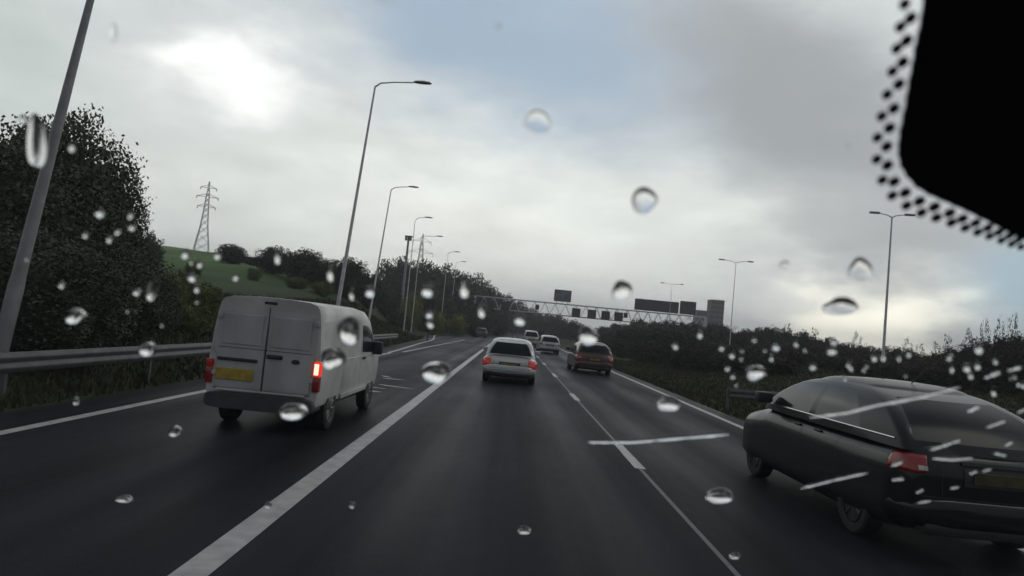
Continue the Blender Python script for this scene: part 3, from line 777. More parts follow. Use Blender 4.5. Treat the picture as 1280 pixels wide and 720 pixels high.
    for s_, dz in ((.975, .010), (.93, .024), (.85, .040), (.7, .055), (.35, .067), (.02, .070)):
        nr = [(p[0] * s_, cy + (p[1] - cy) * s_, p[2] + dz + (zr - p[2]) * (1 - s_ ** 2)) for p in top_ring]
        for j in range(nP): rf.poly([prev[j], prev[(j + 1) % nP], nr[(j + 1) % nP], nr[j]])
        prev = nr
    rf.poly(prev)
    for key, q in parts.items():
        nm = {'cabin': 'roof', 'rear': 'rear_window', 'front': 'windscreen'}.get(key, 'side_window')
        ob = q.build(nm, m if key == 'cabin' else (M_GLASSR if key == 'rear' else M_GLASS), root)
        bm = bmesh.new(); bm.from_mesh(ob.data); bmesh.ops.remove_doubles(bm, verts=bm.verts[:], dist=.0008); bmesh.ops.recalc_face_normals(bm, faces=bm.faces[:]); bm.to_mesh(ob.data); bm.free()
        ob.data.polygons.foreach_set('use_smooth', [True] * len(ob.data.polygons)); ob.data.set_sharp_from_angle(angle=R(48))
    # chrome strip under the side windows
    if trim:
        for s in (-1, 1):
            q = MB(); A = rings[1][0]; pts = [Vector(p) for p, t_ in zip(A, T) if t_.endswith('R') or (t_ == 'p' and p[0] > wb * .9)]
            pts = sorted([p for p in pts if p.x > 0], key=lambda p: p.y)[3:-3]
            q.tube([(s * (p.x + .008), p.y, p.z - .012) for p in pts], .011, 6); q.build('window_trim', M_TRIM, root, smooth=True)
    # tail
    yr = -h2
    def dpatch(x0, x1, z0, z1, off, nx=10, nz=5, side_to=None, taper=0):
        rws = []
        for i in range(nz + 1):
            t = i / nz; z = z0 + (z1 - z0) * t; rw = []; sg = 1 if x1 > 0 else -1
            xm = x1
            if side_to is not None: xm = sg * min(abs(x1), hwid(yr + .10, z) - .003)
            xa = x0 + sg * taper * (1 - t)
            for j in range(nx + 1):
                x = xa + (xm - xa) * j / nx; rw.append((x, drape(x, z) - off, z))
            if side_to is not None:
                ys = rw[-1][1] + off
                for j in range(1, 7):
                    y = ys + (side_to - ys) * j / 6; rw.append((sg * (hwid(y, z) + off), y, z))
            rws.append(rw)
        q = MB(); q.grid(rws); return q
    def thick(o, t=.012):
        so = o.modifiers.new('t', 'SOLIDIFY'); so.thickness = t; so.offset = 0; return o
    bp = MB(); rows = []
    for y, k in ((yr + .40, 1.0), (yr + .2, 1.012), (yr + .06, 1.012)):
        w = prm(y)[0] * k; rows.append([(math.copysign(abs(cos(a)) ** (2 / 6), cos(a)) * w, y, .46 + math.copysign(abs(sin(a)) ** (2 / 3.4), sin(a)) * .15) for a in [2 * pi * (j + .5) / 40 for j in range(40)]])
    w0 = prm(yr)[0]
    for sc, dy in ((1.0, .0), (.97, -.045), (.90, -.075), (.7, -.09), (.35, -.098), (.05, -.10)):
        w = w0 * (1.0 if sc > .9 else 1) * (sc if sc < .98 else 1.0) * 1.01; vz = .15 * (1 if sc > .96 else (.93 if sc > .85 else .8 * sc + .1))
        rows.append([(math.copysign(abs(cos(a)) ** (2 / 6), cos(a)) * w, yr + dy, .46 + math.copysign(abs(sin(a)) ** (2 / 3.4), sin(a)) * vz) for a in [2 * pi * (j + .5) / 40 for j in range(40)]])
    bp.grid(rows, True); bp.poly(rows[0]); bp.poly(rows[-1]); bo = bp.build('rear_bumper', m, root, smooth=True, angle=55)
    q = MB(); q.box(-hw * .78, hw * .78, yr - .088, yr + .1, .27, .385, .03); q.build('bumper_insert', M_DARK, root, smooth=True)
    if bright_bumper:
        q = MB()
        pts = [(x, yr - .10 + .06 * (abs(x) / (hw * .9)) ** 4, .455) for x in [hw * .9 * (j / 8 - 1) for j in range(17)]]
        q.tube(pts, .014, 8); q.build('bumper_strip', M_TRIM, root, smooth=True)
    zl = deck if kind == 'saloon' else belt
    M_LL = M_CONC
    for s in (-1, 1):
        ln = (lensr or lens) if s > 0 else lens
        if kind == 'mpv': q = dpatch(s * hw * .74, s * hw, .70, 1.02, .008, side_to=yr + .22)
        elif trim: q = dpatch(s * hw * .72, s * hw, zl - .28, zl - .12, .008, side_to=yr + .26, taper=.05)
        else: q = dpatch(s * hw * .66, s * hw, zl - .35, zl - .10, .008, side_to=yr + .30, taper=.06)
        tl = thick(q.build('tail_light', ln, root, smooth=True, angle=60))
        q = dpatch(s * hw * .75, s * hw * .83, zl - .25, zl - .21, .018, nx=4, nz=3)
        thick(q.build('reversing_lens', mat('pale_lens', (.45, .42, .40), .25) if 'pale_lens' not in bpy.data.materials else bpy.data.materials['pale_lens'], tl), .004)
    q = dpatch(-.34, .34, zl - .36, zl - .20, .004, nx=12); thick(q.build('plate_recess', M_DARK, root), .006)
    q = MB(); q.box(-.26, .26, yr - .070, yr - .058, zl - .335, zl - .225, .004); q.build('number_plate', plate, root)
    q = dpatch(-.36, .36, zl - .175, zl - .145, .012, nx=10, nz=2); thick(q.build('boot_handle', M_TRIM if bright_bumper else m, root), .012)
    for x0 in (-hw * .60, hw * .60):        # shut lines of the boot lid
        q = dpatch(x0 - .004, x0 + .004, .62, zl - .12, .002, nx=1, nz=10); thick(q.build('boot_gap', M_DARK, root), .003)
    q = dpatch(-hw * .8, hw * .8, .612, .622, .003, nx=24, nz=1); thick(q.build('boot_gap', M_DARK, root), .003)
    for s in (-1, 1):                        # door shut lines down the flanks
        for yy in (-h2 + 1.28, -h2 + 2.2, h2 - 1.15):
            q = MB(); rws = []
            for j in range(15):
                z = .30 + (belt - .10 - .30) * j / 14; x = hwid(yy, z) + .0015
                rws.append([(s * x, yy - .005, z), (s * x, yy + .005, z)])
            q.grid(rws); q.build('door_gap', M_DARK, root)
    if kind == 'saloon':
        q = MB(); q.box(-hw * .78, hw * .78, yr + .05, yr + .12, deck + .022, deck + .045, .01); q.build('boot_lip', m, root)
    q = MB(); q.tube([(-hw * .55, yr - .05, .30), (-hw * .55, yr + .2, .30)], .03, 10); q.build('exhaust', M_DARK, root, smooth=True)
    q = MB(); zq = H - .17; q.box(-.14, .14, yr0 - .09, yr0 - .05, zq, zq + .03) if False else None
    for s in (-1, 1):
        q = MB(); yy = yb1 - .33; q.box(*sorted((s * (hw * .95), s * (hw + .17))), yy - .07, yy + .10, belt + .0, belt + .15, .035); q.build('wing_mirror', m if not trim else M_DARK, root, smooth=True)
        for k in ((.2, .75) if kind != 'mpv' else (.1, .8)):
            q = MB(); xh = hwid(-h2 + 1.6 + k, belt - .16); q.box(*sorted((s * (xh - .01), s * (xh + .025))), -h2 + 1.5 + k, -h2 + 1.68 + k, belt - .175, belt - .15, .01); q.build('door_handle', m, root)
    q = MB(); q.tube([(0, yr0 + .25, H - .01), (0, yr0 + .0, H + .16)], .006, 6); q.build('aerial', M_DARK, root)
    return root

P_WHITE = paint('pale_silver_paint', (.50, .505, .49), .3, .2, .25)
P_RED = paint('maroon_paint', (.060, .012, .015), .35, .2, .35)
P_SILVER = paint('silver_paint', (.40, .41, .42), .35, .4, .25)
P_BLACK = paint('black_paint', (.005, .0055, .007), .34, .0, .4, .32)
P_BLACK.node_tree.nodes['Principled BSDF'].inputs['Specular IOR Level'].default_value = .22
M_RIMD = mat('darkened_alloy', (.03, .03, .03), .5, metal=.5)  # rim colour darkened to stand in for the gloom low on the near car
P_GREEN = paint('dark_green_paint', (.04, .055, .055), .3, .2, .3)
P_VANW = paint('white_van_paint', (.52, .52, .505), .45, .0, .42, .25)

wx = at(637, 470, 21.8).x
car('saloon_car', 'pale silver saloon car directly ahead in the middle lane', (wx + .0, 24.2, 0), R(-1), L=4.5, Wd=1.76, H=1.46, belt=.90, deck=.89, m=P_WHITE, plate=M_PLATED, lens=M_REDLIT, bright_bumper=True)
car('hatchback_car', 'maroon hatchback car in the right hand lane with red tail', (4.02, 34.3, 0), R(1.5), L=4.2, Wd=1.82, H=1.52, belt=.98, kind='hatch', m=P_RED, plate=M_PLATED, lens=M_RED)
car('hatchback_car', 'distant silver car between the pale saloon and the maroon car', (3.25, 58.5, 0), R(2), L=4.2, Wd=1.76, H=1.5, belt=.95, kind='mpv', m=P_SILVER, plate=M_PLATED, lens=M_RED)
car('estate_car', 'far pale car partly hidden left of the distant silver car', (2.2, 76, 0), R(2), L=4.4, Wd=1.78, H=1.75, belt=1.05, kind='mpv', m=P_SILVER, plate=M_PLATED, lens=M_RED)
car('hatchback_car', 'dark green car far ahead at the mouth of the slip road', (-4.6, 104, 0), R(8), L=4.2, Wd=1.74, H=1.45, belt=.95, kind='hatch', m=P_GREEN, plate=M_PLATED)
car('hatchback_car', 'black car close on the right with bright window trim', (4.62, 8.7, 0), R(1), L=4.5, Wd=1.8, H=1.62, belt=1.10, hood=1.0, kind='hatch', m=P_BLACK, plate=mat('dimmed_plate', (.07, .055, .015), .6, var=.5, vscale=9), trim=True)  # plate colour itself darkened to look dim

# ---- the van
def van(loc, rz):
    root = empty('van', loc, rz, 'dirty white panel van with a lit brake light in the left lane', 'van'); m = P_VANW
    Mdoor = mat('grimy_white_paint', (.43, .43, .43), .5, col2=(.29, .29, .285), vscale=2.2, detail=9, coat=.15, stretch=(1, 1, .6))
    Mbump = mat('grey_plastic', (.05, .05, .055), .6, var=.3, vscale=6)
    half = [(0, .34), (.45, .34), (.74, .36), (.825, .42), (.85, .55), (.86, .80), (.855, 1.0), (.845, 1.15), (.83, 1.35), (.805, 1.58), (.785, 1.72), (.762, 1.80), (.715, 1.855), (.60, 1.886), (.3, 1.905), (0, 1.91)]
    ktab = [(-2.2, .975), (-2.1, .995), (-1.5, 1.0), (.3, 1.0), (.75, .97), (1.1, .84), (1.45, .52), (1.72, .22), (1.9, .10), (2.15, .02), (2.3, -.10), (2.36, -.2)]
    def sec(y, off=0):
        k = interp(y, ktab); fr = max(0, (y - 1.3) / 1.06); wk = (1 - .13 * fr ** 2.2) * (1 - .028 * max(0, (-y - 1.98) / .14) ** 2)
        out = []
        for x, z in half:
            zz = z if z <= 1.0 else 1.0 + (z - 1.0) * k
            x2 = x * wk
            if k < .95 and z > 1.0: x2 = (x + (min(.82, .86) - x) * (1 - k) * .3 * (1 if x > .2 else 0)) * wk
            out.append((x2, zz))
        return out
    b = MB(); rows = []
    for y in frange([(-2.12, -2.0, .03), (-2.0, .4, .12), (.4, 2.36, .05)]):
        s = sec(y); rows.append([(x, y, z) for x, z in s] + [(-x, y, z) for x, z in s[-2:0:-1]])
    b.grid(rows, True); b.poly(rows[0]); b.poly(rows[-1])
    body = b.build('body', m, root); wy = (-1.33, 1.36)
    cut_arches(body, [(wy[0], .37), (wy[1], .37)], .855)
    q = MB(); q.box(-.6, .6, -1.9, 2.0, .26, .62); q.build('underbody', M_DARK, root)
    for y in wy:
        for s in (-1, 1): wheel(root, s * .745, y, .315, .19, s, rim=mat('grey_steel_wheel', (.22, .22, .22), .5, metal=.4, var=.4, vscale=14), spokes=9)
    # side panels' details
    def sx(y, z):
        s = sec(y)
        for (x0, z0), (x1, z1) in zip(s, s[1:]):
            if z0 <= z <= z1 and z1 > z0: return x0 + (x1 - x0) * (z - z0) / (z1 - z0)
        return s[5][0]
    for s in (-1, 1):
        q = MB(); rows = []
        for i in range(13):
            t = i / 12; y = .38 + 1.05 * t; z1 = min(1.66, 1.0 + .62 * interp(y, ktab)) - .02; z0 = 1.12 - .03 * t; z1 = max(z1, z0 + .03)
            rows.append([(s * (sx(y, z0 + (z1 - z0) * j / 6) + .006), y, z0 + (z1 - z0) * j / 6) for j in range(7)])
        q.grid(rows); q.build('door_window', M_GLASS, root, smooth=True)
        for (y0, z0, z1) in ((.30, .5, 1.7), (1.42, .45, 1.1), (-.85, .5, 1.7)):
            q = MB(); rows = []
            for j in range(15):
                z = z0 + (z1 - z0) * j / 14; x = sx(y0, z) + .002; rows.append([(s * x, y0 - .006, z), (s * x, y0 + .006, z)])
            q.grid(rows); q.build('door_gap', M_DARK, root)
        q = MB(); rows = []
        for j in range(40):
            y = -1.95 + 3.9 * j / 39; z = 1.04; x = sx(y, z) + .003; rows.append([(s * x, y, z - .006), (s * (x + .007), y, z + .004), (s * x, y, z + .014)])
        q.grid(rows); q.build('side_crease', m, root, smooth=True)
        q = MB(); q.box(*sorted((s * .855, s * .885)), .42, .60, .99, 1.03, .01); q.build('door_handle', M_DARK, root)
        q = MB(); q.box(*sorted((s * .83, s * 1.04)), 1.22, 1.34, 1.05, 1.30, .045); q.build('wing_mirror', M_DARK, root, smooth=True)
        q = MB(); q.box(*sorted((s * .84, s * .868)), -.88, .88, .42, .50, .012); q.build('side_moulding', m, root)
        # tail lamps
        q = MB(); q.box(*sorted((s * .75, s * .852)), -2.155, -2.03, .63, .85, .02); q.build('tail_light', M_RED, root, smooth=True)
        lit = mat('lit_brake_lens', (.5, .05, .03) if s > 0 else (.20, .012, .010), .3, emit=(1, .03, .012), es=.8 if s > 0 else .04)
        q = MB(); q.box(*sorted((s * .75, s * .852)), -2.158, -2.03, .855, 1.06 if s > 0 else .97, .02); lo = q.build('brake_light', lit, root, smooth=True)
        if s > 0:
            q = MB(); q.box(.765, .83, -2.166, -2.15, .875, 1.03, .006); q.build('bulb_glow', mat('bulb_glow', (.9, .6, .45), .3, emit=(1, .55, .36), es=2.2), lo)
    # rear doors
    for s, nm in ((-1, 'rear_door'), (1, 'rear_door')):
        q = MB(); rows = []
        def dx(z): return interp(z, [(.56, .72), (1.05, .722), (1.1, .79), (1.6, .765), (1.76, .725)])
        xa = .008
        zs = [.56 + 1.20 * j / 24 for j in range(25)]
        for z in zs:
            e = 0 if .60 < z < 1.72 else .012
            yy = -2.137 + .022 * max(0, (z - 1.2) / .6)
            row = [(s * (xa + (dx(z) - xa) * t), yy + (e if 0 < t < 1 else .014), z) for t in (0, .02, .5, .98, 1)]
            rows.append(row)
        q.grid(rows); dr = q.build(nm, Mdoor, root, smooth=True, angle=25)
        so = dr.modifiers.new('t', 'SOLIDIFY'); so.thickness = .012
        # pressed upper panel
        q = MB(); q.box(*sorted((s * .07, s * .66)), -2.147, -2.128, 1.20, 1.64, .012)
        w_ = q.build('pressed_panel', Mdoor, dr); w_.rotation_euler = (0, 0, 0)
        q = MB()
        for z in (.75, 1.55): q.box(*sorted((s * .70, s * .765)), -2.150, -2.12, z, z + .07, .01)
        q.build('hinge', Mdoor, dr)
        q = MB(); q.box(*sorted((s * .0, s * .70)), -2.139, -2.134, 1.148, 1.156); q.build('panel_groove', M_DARK, dr)
    q = MB(); q.box(-.005, .005, -2.128, -2.10, .56, 1.76); q.build('door_gap', M_DARK, root)
    q = MB(); q.box(.03, .27, -2.165, -2.12, 1.04, 1.10, .018); q.box(.07, .23, -2.185, -2.150, 1.055, 1.075, .008); q.build('door_handle', M_DARK, root)
    q = MB()
    rows = [[(.47 + r * 1.9 * cos(2 * pi * j / 20), yy, 1.03 + r * sin(2 * pi * j / 20)) for j in range(20)] for r, yy in ((.032, -2.13), (.032, -2.152), (.02, -2.157))]
    q.grid(rows, True); q.poly(rows[-1]); q.build('badge', M_DARK, root)
    q = MB(); q.box(-.70, -.10, -2.160, -2.12, .965, 1.01, .012); q.build('plate_lamp_bar', M_DARK, root)
    q = MB(); q.box(-.70, -.14, -2.160, -2.125, .70, .86, .01); q.build('number_plate', M_PLATE, root)
    q = MB(); q.box(-.10, .10, -2.125, -2.06, 1.80, 1.845, .012); q.build('high_brake_light', M_DARK, root)
    bp = MB(); rows = []
    for y, k in ((-2.205, .96), (-2.197, .985), (-2.175, .995), (-1.95, .995), (-1.78, .985)):
        rows.append([(math.copysign(abs(cos(a)) ** (2 / 8), cos(a)) * .818 * k, y, .415 + math.copysign(abs(sin(a)) ** (2 / 4), sin(a)) * .115 * (k if k < .98 else 1)) for a in [2 * pi * (j + .5) / 36 for j in range(36)]])
    bp.grid(rows, True); bp.poly(rows[0]); bp.poly(rows[-1]); bp.build('rear_bumper', Mbump, root, smooth=True, angle=40)
    q = MB(); q.box(-.66, .66, -2.18, -2.12, .548, .572, .008); q.build('bumper_step', m, root)
    q = MB(); q.tube([(.35, -2.15, .27), (.35, -1.5, .27)], .035, 10); q.build('exhaust', M_GALV, root, smooth=True)
    q = MB(); q.tube([(0, .9, 1.86), (0, .75, 2.05)], .006, 6); q.build('aerial', M_DARK, root)
    return root
vn = van((-3.41, 11.8, 0), R(-.6)); vn.scale = (.95, 1, 1)

# ------------------------------------------------------------------ windscreen of the camera car: clear pane, black ceramic border, rain
TILT = R(52)
PN = Vector((0, -cos(TILT), -sin(TILT)))          # inward normal
PP = CP + Vector((0, .21, 0))
OUT = -PN
def on_glass(px, py, off=0.0):
    d = CM @ Vector(((px - 640) / FPX, -(py - 360) / FPX, -1)); q = PP + OUT * off
    return CP + d * ((q - CP).dot(PN) / d.dot(PN))
ws = empty('windscreen', (0, .21, 1.8), 0, 'raked rain spotted windscreen with a black dotted border at top right', 'windscreen')
WO = Vector((0, .21, 1.8))
UX = Vector((1, 0, 0)); UY = Vector((0, -sin(TILT), cos(TILT)))   # up the glass
M_FRIT = mat('black_ceramic', (.006, .006, .007), .45)
def gplane(pts2, name, m, thick, off, parent, extra=None):
    b = MB(); top = [UX * x + UY * y + OUT * off for x, y in pts2]; bt = [p + OUT * thick for p in top]
    b.poly(top); b.poly(bt[::-1])
    for i in range(len(top)): j = (i + 1) % len(top); b.poly([top[i], bt[i], bt[j], top[j]])
    return b
def px2(px, py):
    q = on_glass(px, py) - WO; return (q.dot(UX), q.dot(UY))
edge = [(1152, -6), (1149, 20), (1145, 42), (1141, 60), (1138, 80), (1134, 100), (1131, 120), (1127, 142), (1123, 162), (1121, 180), (1121, 192), (1124, 206), (1131, 218), (1142, 231), (1158, 241), (1174, 248), (1190, 255), (1206, 262), (1222, 270), (1238, 278), (1254, 286), (1270, 294), (1290, 304)]
P2 = [px2(*e) for e in edge]; scal = []
for i, (a, b_) in enumerate(zip(P2, P2[1:])):      # scalloped rim
    n_ = (-(b_[1] - a[1]), b_[0] - a[0]); 
    for k in range(5):
        t = k / 5; s_ = abs(sin(pi * t)) * .055
        scal.append((a[0] + (b_[0] - a[0]) * t + n_[0] * s_, a[1] + (b_[1] - a[1]) * t + n_[1] * s_))
scal += [P2[-1], px2(1420, 330), px2(1420, -120), px2(1170, -120)]
gplane(scal, 'frit', M_FRIT, .0006, -.0008, ws).build('frit_border', M_FRIT, ws)
outer = [(202, 8), (190, 72), (180, 133), (168, 197), (153, 262), (138, 323), (126, 383), (124, 444), (140, 502), (168, 546), (208, 574), (250, 594), (292, 608), (334, 622), (373, 637), (408, 649), (441, 660), (474, 672), (503, 682), (530, 690)]
inner = [(219, 47), (208, 110), (197, 171), (186, 233), (172, 301), (160, 356), (152, 408), (154, 461), (173, 507), (204, 538), (244, 562), (286, 578), (329, 595), (365, 611), (402, 623), (436, 637), (467, 649), (497, 659), (522, 670)]
dots = MB()
for k, (a, b_) in enumerate(outer + inner):
    q = px2(1040 + a / 2.25, b_ / 2.25); big = 12.2 if k >= len(outer) else 11.2
    r = big / 2.25 / FPX * (on_glass(1040 + a / 2.25, b_ / 2.25) - CP).length
    sh = 1 - .35 * max(0, (a - 300) / 240)
    t = gplane([(q[0] + r * sh * cos(2 * pi * j / 18), q[1] + r * sh * 1.15 * sin(2 * pi * j / 18)) for j in range(18)], '', None, .0006, -.0008, None)
    i = len(dots.v); dots.v += t.v; dots.f += [tuple(z + i for z in f) for f in t.f]
dots.build('frit_dots', M_FRIT, ws)
def glassmat(name, ior, tint=(1, 1, 1)):
    m = bpy.data.materials.new(name); m.use_nodes = True; t = m.node_tree; t.nodes.remove(t.nodes['Principled BSDF'])
    g_ = t.nodes.new('ShaderNodeBsdfGlass'); g_.inputs['IOR'].default_value = ior; g_.inputs['Roughness'].default_value = 0; g_.inputs['Color'].default_value = (*tint, 1)
    t.links.new(g_.outputs[0], t.nodes['Material Output'].inputs['Surface']); return m
M_WATER = glassmat('water', 1.33)
def panemat():
    m = bpy.data.materials.new('clear_laminated_glass'); m.use_nodes = True; t = m.node_tree; t.nodes.remove(t.nodes['Principled BSDF'])
    tr = t.nodes.new('ShaderNodeBsdfTransparent'); tr.inputs['Color'].default_value = (.985, .99, .985, 1)
    gl_ = t.nodes.new('ShaderNodeBsdfGlossy'); gl_.inputs['Roughness'].default_value = .0
    fr = t.nodes.new('ShaderNodeFresnel'); fr.inputs['IOR'].default_value = 1.45; mx = t.nodes.new('ShaderNodeMixShader')
    ge = t.nodes.new('ShaderNodeNewGeometry'); sb = t.nodes.new('ShaderNodeMath'); sb.operation = 'SUBTRACT'; sb.use_clamp = True
    ml = t.nodes.new('ShaderNodeMath'); ml.operation = 'MULTIPLY'; sb.inputs[0].default_value = 1
    t.links.new(ge.outputs['Backfacing'], sb.inputs[1]); t.links.new(sb.outputs[0], ml.inputs[1]); t.links.new(fr.outputs[0], ml.inputs[0])
    t.links.new(ml.outputs[0], mx.inputs[0]); t.links.new(tr.outputs[0], mx.inputs[1]); t.links.new(gl_.outputs[0], mx.inputs[2])
    t.links.new(mx.outputs[0], t.nodes['Material Output'].inputs['Surface']); return m
M_PANE = panemat()
gplane([(-.62, -.48), (.62, -.48), (.60, .36), (-.60, .36)], 'pane', M_PANE, .004, 0, ws).build('pane', M_PANE, ws)

def drop(px, py, rx, ry, ratio=.62, label=None, rot=0, group='raindrops on the windscreen', seed=None):
    rnd = random.Random(seed if seed is not None else int(px * 31 + py * 17)); c_ = on_glass(px, py, .0043)
    u = on_glass(px + cos(rot) * rx, py + sin(rot) * rx, .0043) - c_; v = on_glass(px - sin(rot) * ry, py + cos(rot) * ry, .0043) - c_
    h = min(u.length, v.length) * ratio; nj = 28; nr = 9
    ph = [rnd.uniform(0, 6.28) for _ in range(3)]; am = [.09, .05, .03]
    def rad(a): return 1 + sum(am[k] * sin((k + 2) * a + ph[k]) for k in range(3))
    b = MB(); rows = []
    for i in range(nr):
        t = (i + .0) / (nr); el_ = t * pi / 2; rr_ = cos(el_); hh = sin(el_)
        rows.append([u * (rr_ * cos(2 * pi * j / nj) * rad(2 * pi * j / nj)) + v * (rr_ * sin(2 * pi * j / nj) * rad(2 * pi * j / nj)) + OUT * (h * hh) for j in range(nj)])
    b.grid(rows, True); b.poly(rows[0][::-1]); 
    top = len(b.v); b.v.append(tuple(OUT * h)); base = top - nj * 1
    # cap fan
    i0 = (nr - 1) * nj
    for j in range(nj): b.f.append((i0 + j, i0 + (j + 1) % nj, top + 0)) if False else None
    b.v.pop(); cap = [Vector(p) for p in rows[-1]]
    i1 = len(b.v); b.v.append(tuple(OUT * h))
    off0 = (nr - 1) * nj
    for j in range(nj): b.f.append((off0 + j, off0 + (j + 1) % nj, i1))
    me = bpy.data.meshes.new('raindrop'); me.from_pydata(b.v, [], b.f)
    bm = bmesh.new(); bm.from_mesh(me); bmesh.ops.remove_doubles(bm, verts=bm.verts[:], dist=1e-7); bmesh.ops.recalc_face_normals(bm, faces=bm.faces[:]); bm.to_mesh(me); bm.free()
    me.materials.append(M_WATER); me.polygons.foreach_set('use_smooth', [True] * len(me.polygons)); me.set_sharp_from_angle(angle=R(60))
    o = bpy.data.objects.new('raindrop', me); link(o); o.location = c_
    tag(o, label or 'small clear raindrop on the windscreen glass', 'raindrop', group); return o
BIG = [(805, 251, 17, 15, 'round raindrop with dark upper rim in the pale sky right of centre'),
       (672, 153, 18, 13, 'white raindrop high in the middle of the sky'),
       (485, -3, 18, 7, 'raindrop cut by the top edge left of the middle'),
       (777, 364, 12, 13, 'raindrop just above the gantry, left of the wide dark sign'),
       (1051, 384, 24, 10, 'wide dark curved raindrop left of the bright cloud and tall lamp post'),
       (735, 421, 12, 11, 'raindrop on the roof line of the maroon car'),
       (545, 467, 17, 13, 'large raindrop on the wide white lane line ahead of the van'),
       (46, 178, 13, 34, 'long pale raindrop on the top of the big left trees'),
       (836, 506, 14, 9, 'raindrop on the right edge line beyond the maroon car'),
       (944, 467, 13, 8, 'bright raindrop on the right verge above the bonnet of the black car'),
       (436, 414, 15, 16, 'raindrop over the upper side of the van'),
       (416, 448, 15, 14, 'raindrop over the van side just above its brake light'),
       (94, 397, 14, 8, 'bright raindrop on the dark bushes above the left barrier'),
       (184, 438, 12, 7, 'bright raindrop touching the left barrier rail'),
       (900, 622, 17, 8, 'dark raindrop on the asphalt left of the black car'),
       (366, 517, 17, 9, 'raindrop under the rear bumper of the van'),
       (219, 540, 8, 6, 'faint dark raindrop on the road at the left of the van'),
       (581, 359, 7, 13, 'upright pale raindrop on the long belt of trees'),
       (603, 386, 6, 11, 'upright raindrop just left of the pale saloon roof'),
       (535, 363, 8, 9, 'raindrop on the trees above the marker post'),
       (141, 42, 6, 11, 'faint small raindrop beside the top of the nearest lamp post'),
       (980, 331, 6, 5, 'small raindrop in the sky right of the second double lamp post'),
       (1075, 338, 14, 16, 'faint blurred raindrop left of the tall double lamp post'),
       (190, 362, 8, 14, 'upright raindrop at the right edge of the big left trees'),
       (650, 400, 7, 8, 'raindrop just above the right roof corner of the pale saloon')]
for px, py, rx, ry, lab in BIG: drop(px, py, rx, ry, .66 if py > 390 else (.30 if (px in (1075, 141, 980, 46) or py < 200) else .50), lab)
rd_ = random.Random(11)
SM = [(125, 268, 6, 5), (137, 300, 4, 4), (165, 285, 4, 4), (147, 291, 4, 3), (163, 270, 4, 4), (78, 356, 3, 4), (77, 357, 4, 4), (171, 366, 5, 4), (232, 318, 5, 6), (240, 347, 5, 6), (246, 361, 4, 5), (250, 330, 4, 5), (272, 320, 4, 5), (295, 347, 4, 4), (347, 322, 5, 8), (413, 340, 5, 12), (95, 502, 5, 4), (440, 366, 4, 9), (463, 365, 7, 7), (537, 393, 5, 5), (538, 405, 5, 5), (655, 664, 8, 4), (919, 696, 7, 3), (875, 418, 4, 5), (844, 433, 4, 4), (902, 435, 3, 4), (995, 430, 3, 4), (1016, 459, 4, 4), (970, 435, 5, 4), (1042, 428, 4, 4), (1040, 440, 6, 4), (1093, 448, 4, 4), (1136, 443, 3, 4), (1124, 448, 3, 4), (1104, 447, 4, 4), (1209, 460, 5, 6), (1213, 470, 4, 4), (1222, 458, 4, 5), (1224, 437, 6, 6), (1242, 490, 4, 6), (1190, 460, 3, 7), (1064, 460, 3, 4), (858, 401, 3, 3), (919, 412, 3, 3), (623, 33, 4, 4), (1060, 184, 3, 3), (90, 185, 4, 6), (28, 150, 6, 6), (335, 632, 5, 3), (440, 632, 5, 3), (155, 625, 12, 3)]
for q in SM: drop(*q, .72, group='small raindrops on the windscreen')
for _ in range(30):
    px, py = (rd_.uniform(880, 1280), rd_.uniform(425, 482)) if _ < 24 else (rd_.uniform(10, 270), rd_.uniform(190, 420))
    r = rd_.uniform(1.6, 3.6); drop(px, py, r, r * rd_.uniform(.8, 1.5), .7, group='small raindrops on the windscreen')

def streak(pts, w, label):
    P = [on_glass(x, y, .0043) for x, y in pts]; L = []
    for a, b_ in zip(P, P[1:]): L += [a + (b_ - a) * i / 8 for i in range(8)]
    L.append(P[-1]); c_ = L[0].copy(); b = MB(); rows = []; rnd = random.Random(int(pts[0][0])); N_ = len(L)
    for i, p in enumerate(L):
        t = i / (N_ - 1); d = (L[min(i + 1, N_ - 1)] - L[max(i - 1, 0)]).normalized(); s = OUT.cross(d).normalized()
        e = min(1, min(t, 1 - t) * (pts and 7)); k = (sqrt(max(.02, 1 - (1 - e) ** 2))) * (.8 + .75 * noise.noise(Vector((i * .55, pts[0][0], 0))) + .25 * noise.noise(Vector((i * 1.7, pts[0][1], 0))))
        r = max(.15, k) * w * .85 / FPX * (p - CP).length
        rows.append([p - c_ + s * (r * cos(pi * j / 10)) + OUT * (r * .85 * sin(pi * j / 10)) for j in range(11)])
    b.grid(rows, True); b.poly(rows[0]); b.poly(rows[-1])
    me = bpy.data.meshes.new('water_streak'); me.from_pydata(b.v, [], b.f)
    bm = bmesh.new(); bm.from_mesh(me); bmesh.ops.recalc_face_normals(bm, faces=bm.faces[:]); bm.to_mesh(me); bm.free()
    me.materials.append(M_WATER); me.polygons.foreach_set('use_smooth', [True] * len(me.polygons)); me.set_sharp_from_angle(angle=R(60))
    o = bpy.data.objects.new('water_streak', me); link(o); o.location = c_
    tag(o, label, 'water streak', 'streaks of water left on the windscreen')
G = 'short bright bead of water near the tail of the black car'
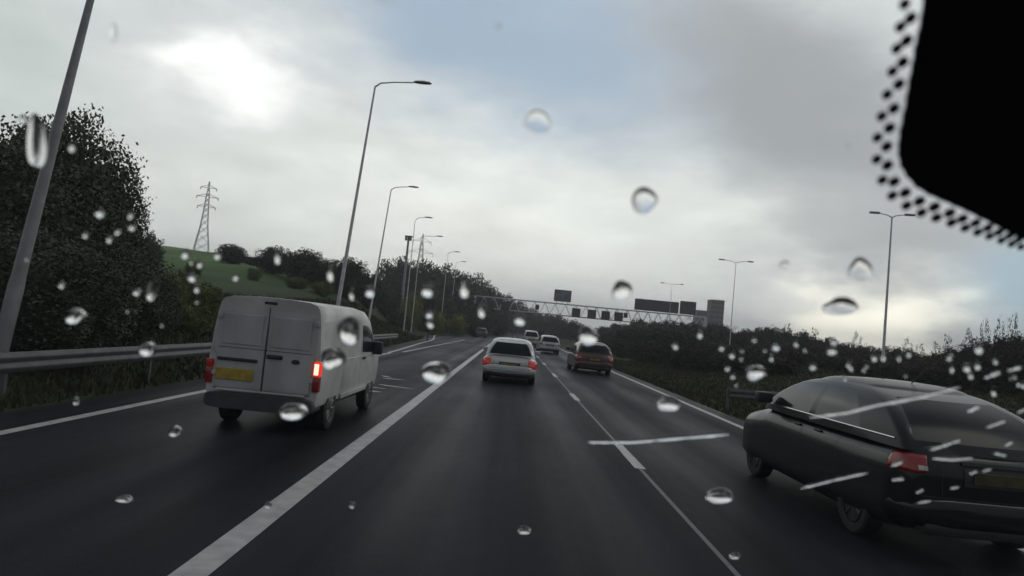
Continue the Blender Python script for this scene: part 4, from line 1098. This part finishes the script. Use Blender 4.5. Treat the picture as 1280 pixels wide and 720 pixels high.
ST = [([(735, 553), (790, 553), (850, 548), (912, 543)], 4.5, 'long bright streak of water across the right lane left of the black car'),
      ([(1000, 611), (1040, 601), (1085, 591)], 3.2, 'bright diagonal streak of water low on the side of the black car'),
      ([(1012, 522), (1060, 516), (1095, 507), (1150, 497), (1200, 484)], 4.2, 'long bright streak of water sweeping up across the window of the black car'),
      ([(1231, 473), (1251, 465)], 4.0, 'bright bead of water on the thicket right of the black car roof'),
      ([(1259, 464), (1277, 459)], 3.2, 'bright bead of water at the right edge above the black car'),
      ([(1210, 515), (1224, 508)], 4.2, G), ([(1233, 535), (1257, 526)], 3.0, 'bright diagonal bead at the right edge beside the black car rear window'),
      ([(1163, 563), (1181, 557), (1201, 550)], 2.8, 'diagonal streak just above the tail light of the black car'),
      ([(1165, 573), (1190, 575), (1216, 573)], 2.8, 'level streak of water right of the black car tail light'),
      ([(1114, 583), (1128, 577)], 3.6, G), ([(1115, 600), (1130, 599)], 3.6, G), ([(1145, 617), (1154, 612)], 2.4, G), ([(1147, 629), (1164, 626)], 2.8, G),
      ([(1188, 611), (1199, 609)], 2.6, G), ([(1213, 593), (1221, 589)], 2.4, G), ([(1228, 590), (1239, 586)], 2.6, G), ([(1240, 566), (1258, 570)], 2.2, G), ([(1256, 558), (1266, 552)], 2.2, G), ([(1272, 516), (1284, 511)], 2.6, G)]
for q in ST: streak(*q)

# ------------------------------------------------------------------ haze
hz = MB(); hz.box(-1320, 1320, -140, 1720, -3.5, 66)
hm = bpy.data.materials.new('thin_rain_haze'); hm.use_nodes = True; t = hm.node_tree; t.nodes.remove(t.nodes['Principled BSDF'])
pv = t.nodes.new('ShaderNodeVolumePrincipled'); pv.inputs['Color'].default_value = (.82, .83, .86, 1); pv.inputs['Density'].default_value = .0008; pv.inputs['Anisotropy'].default_value = .2
t.links.new(pv.outputs[0], t.nodes['Material Output'].inputs['Volume'])
tag(hz.build('haze', hm), 'pale rain haze hanging over the whole motorway', 'haze', kind='stuff')
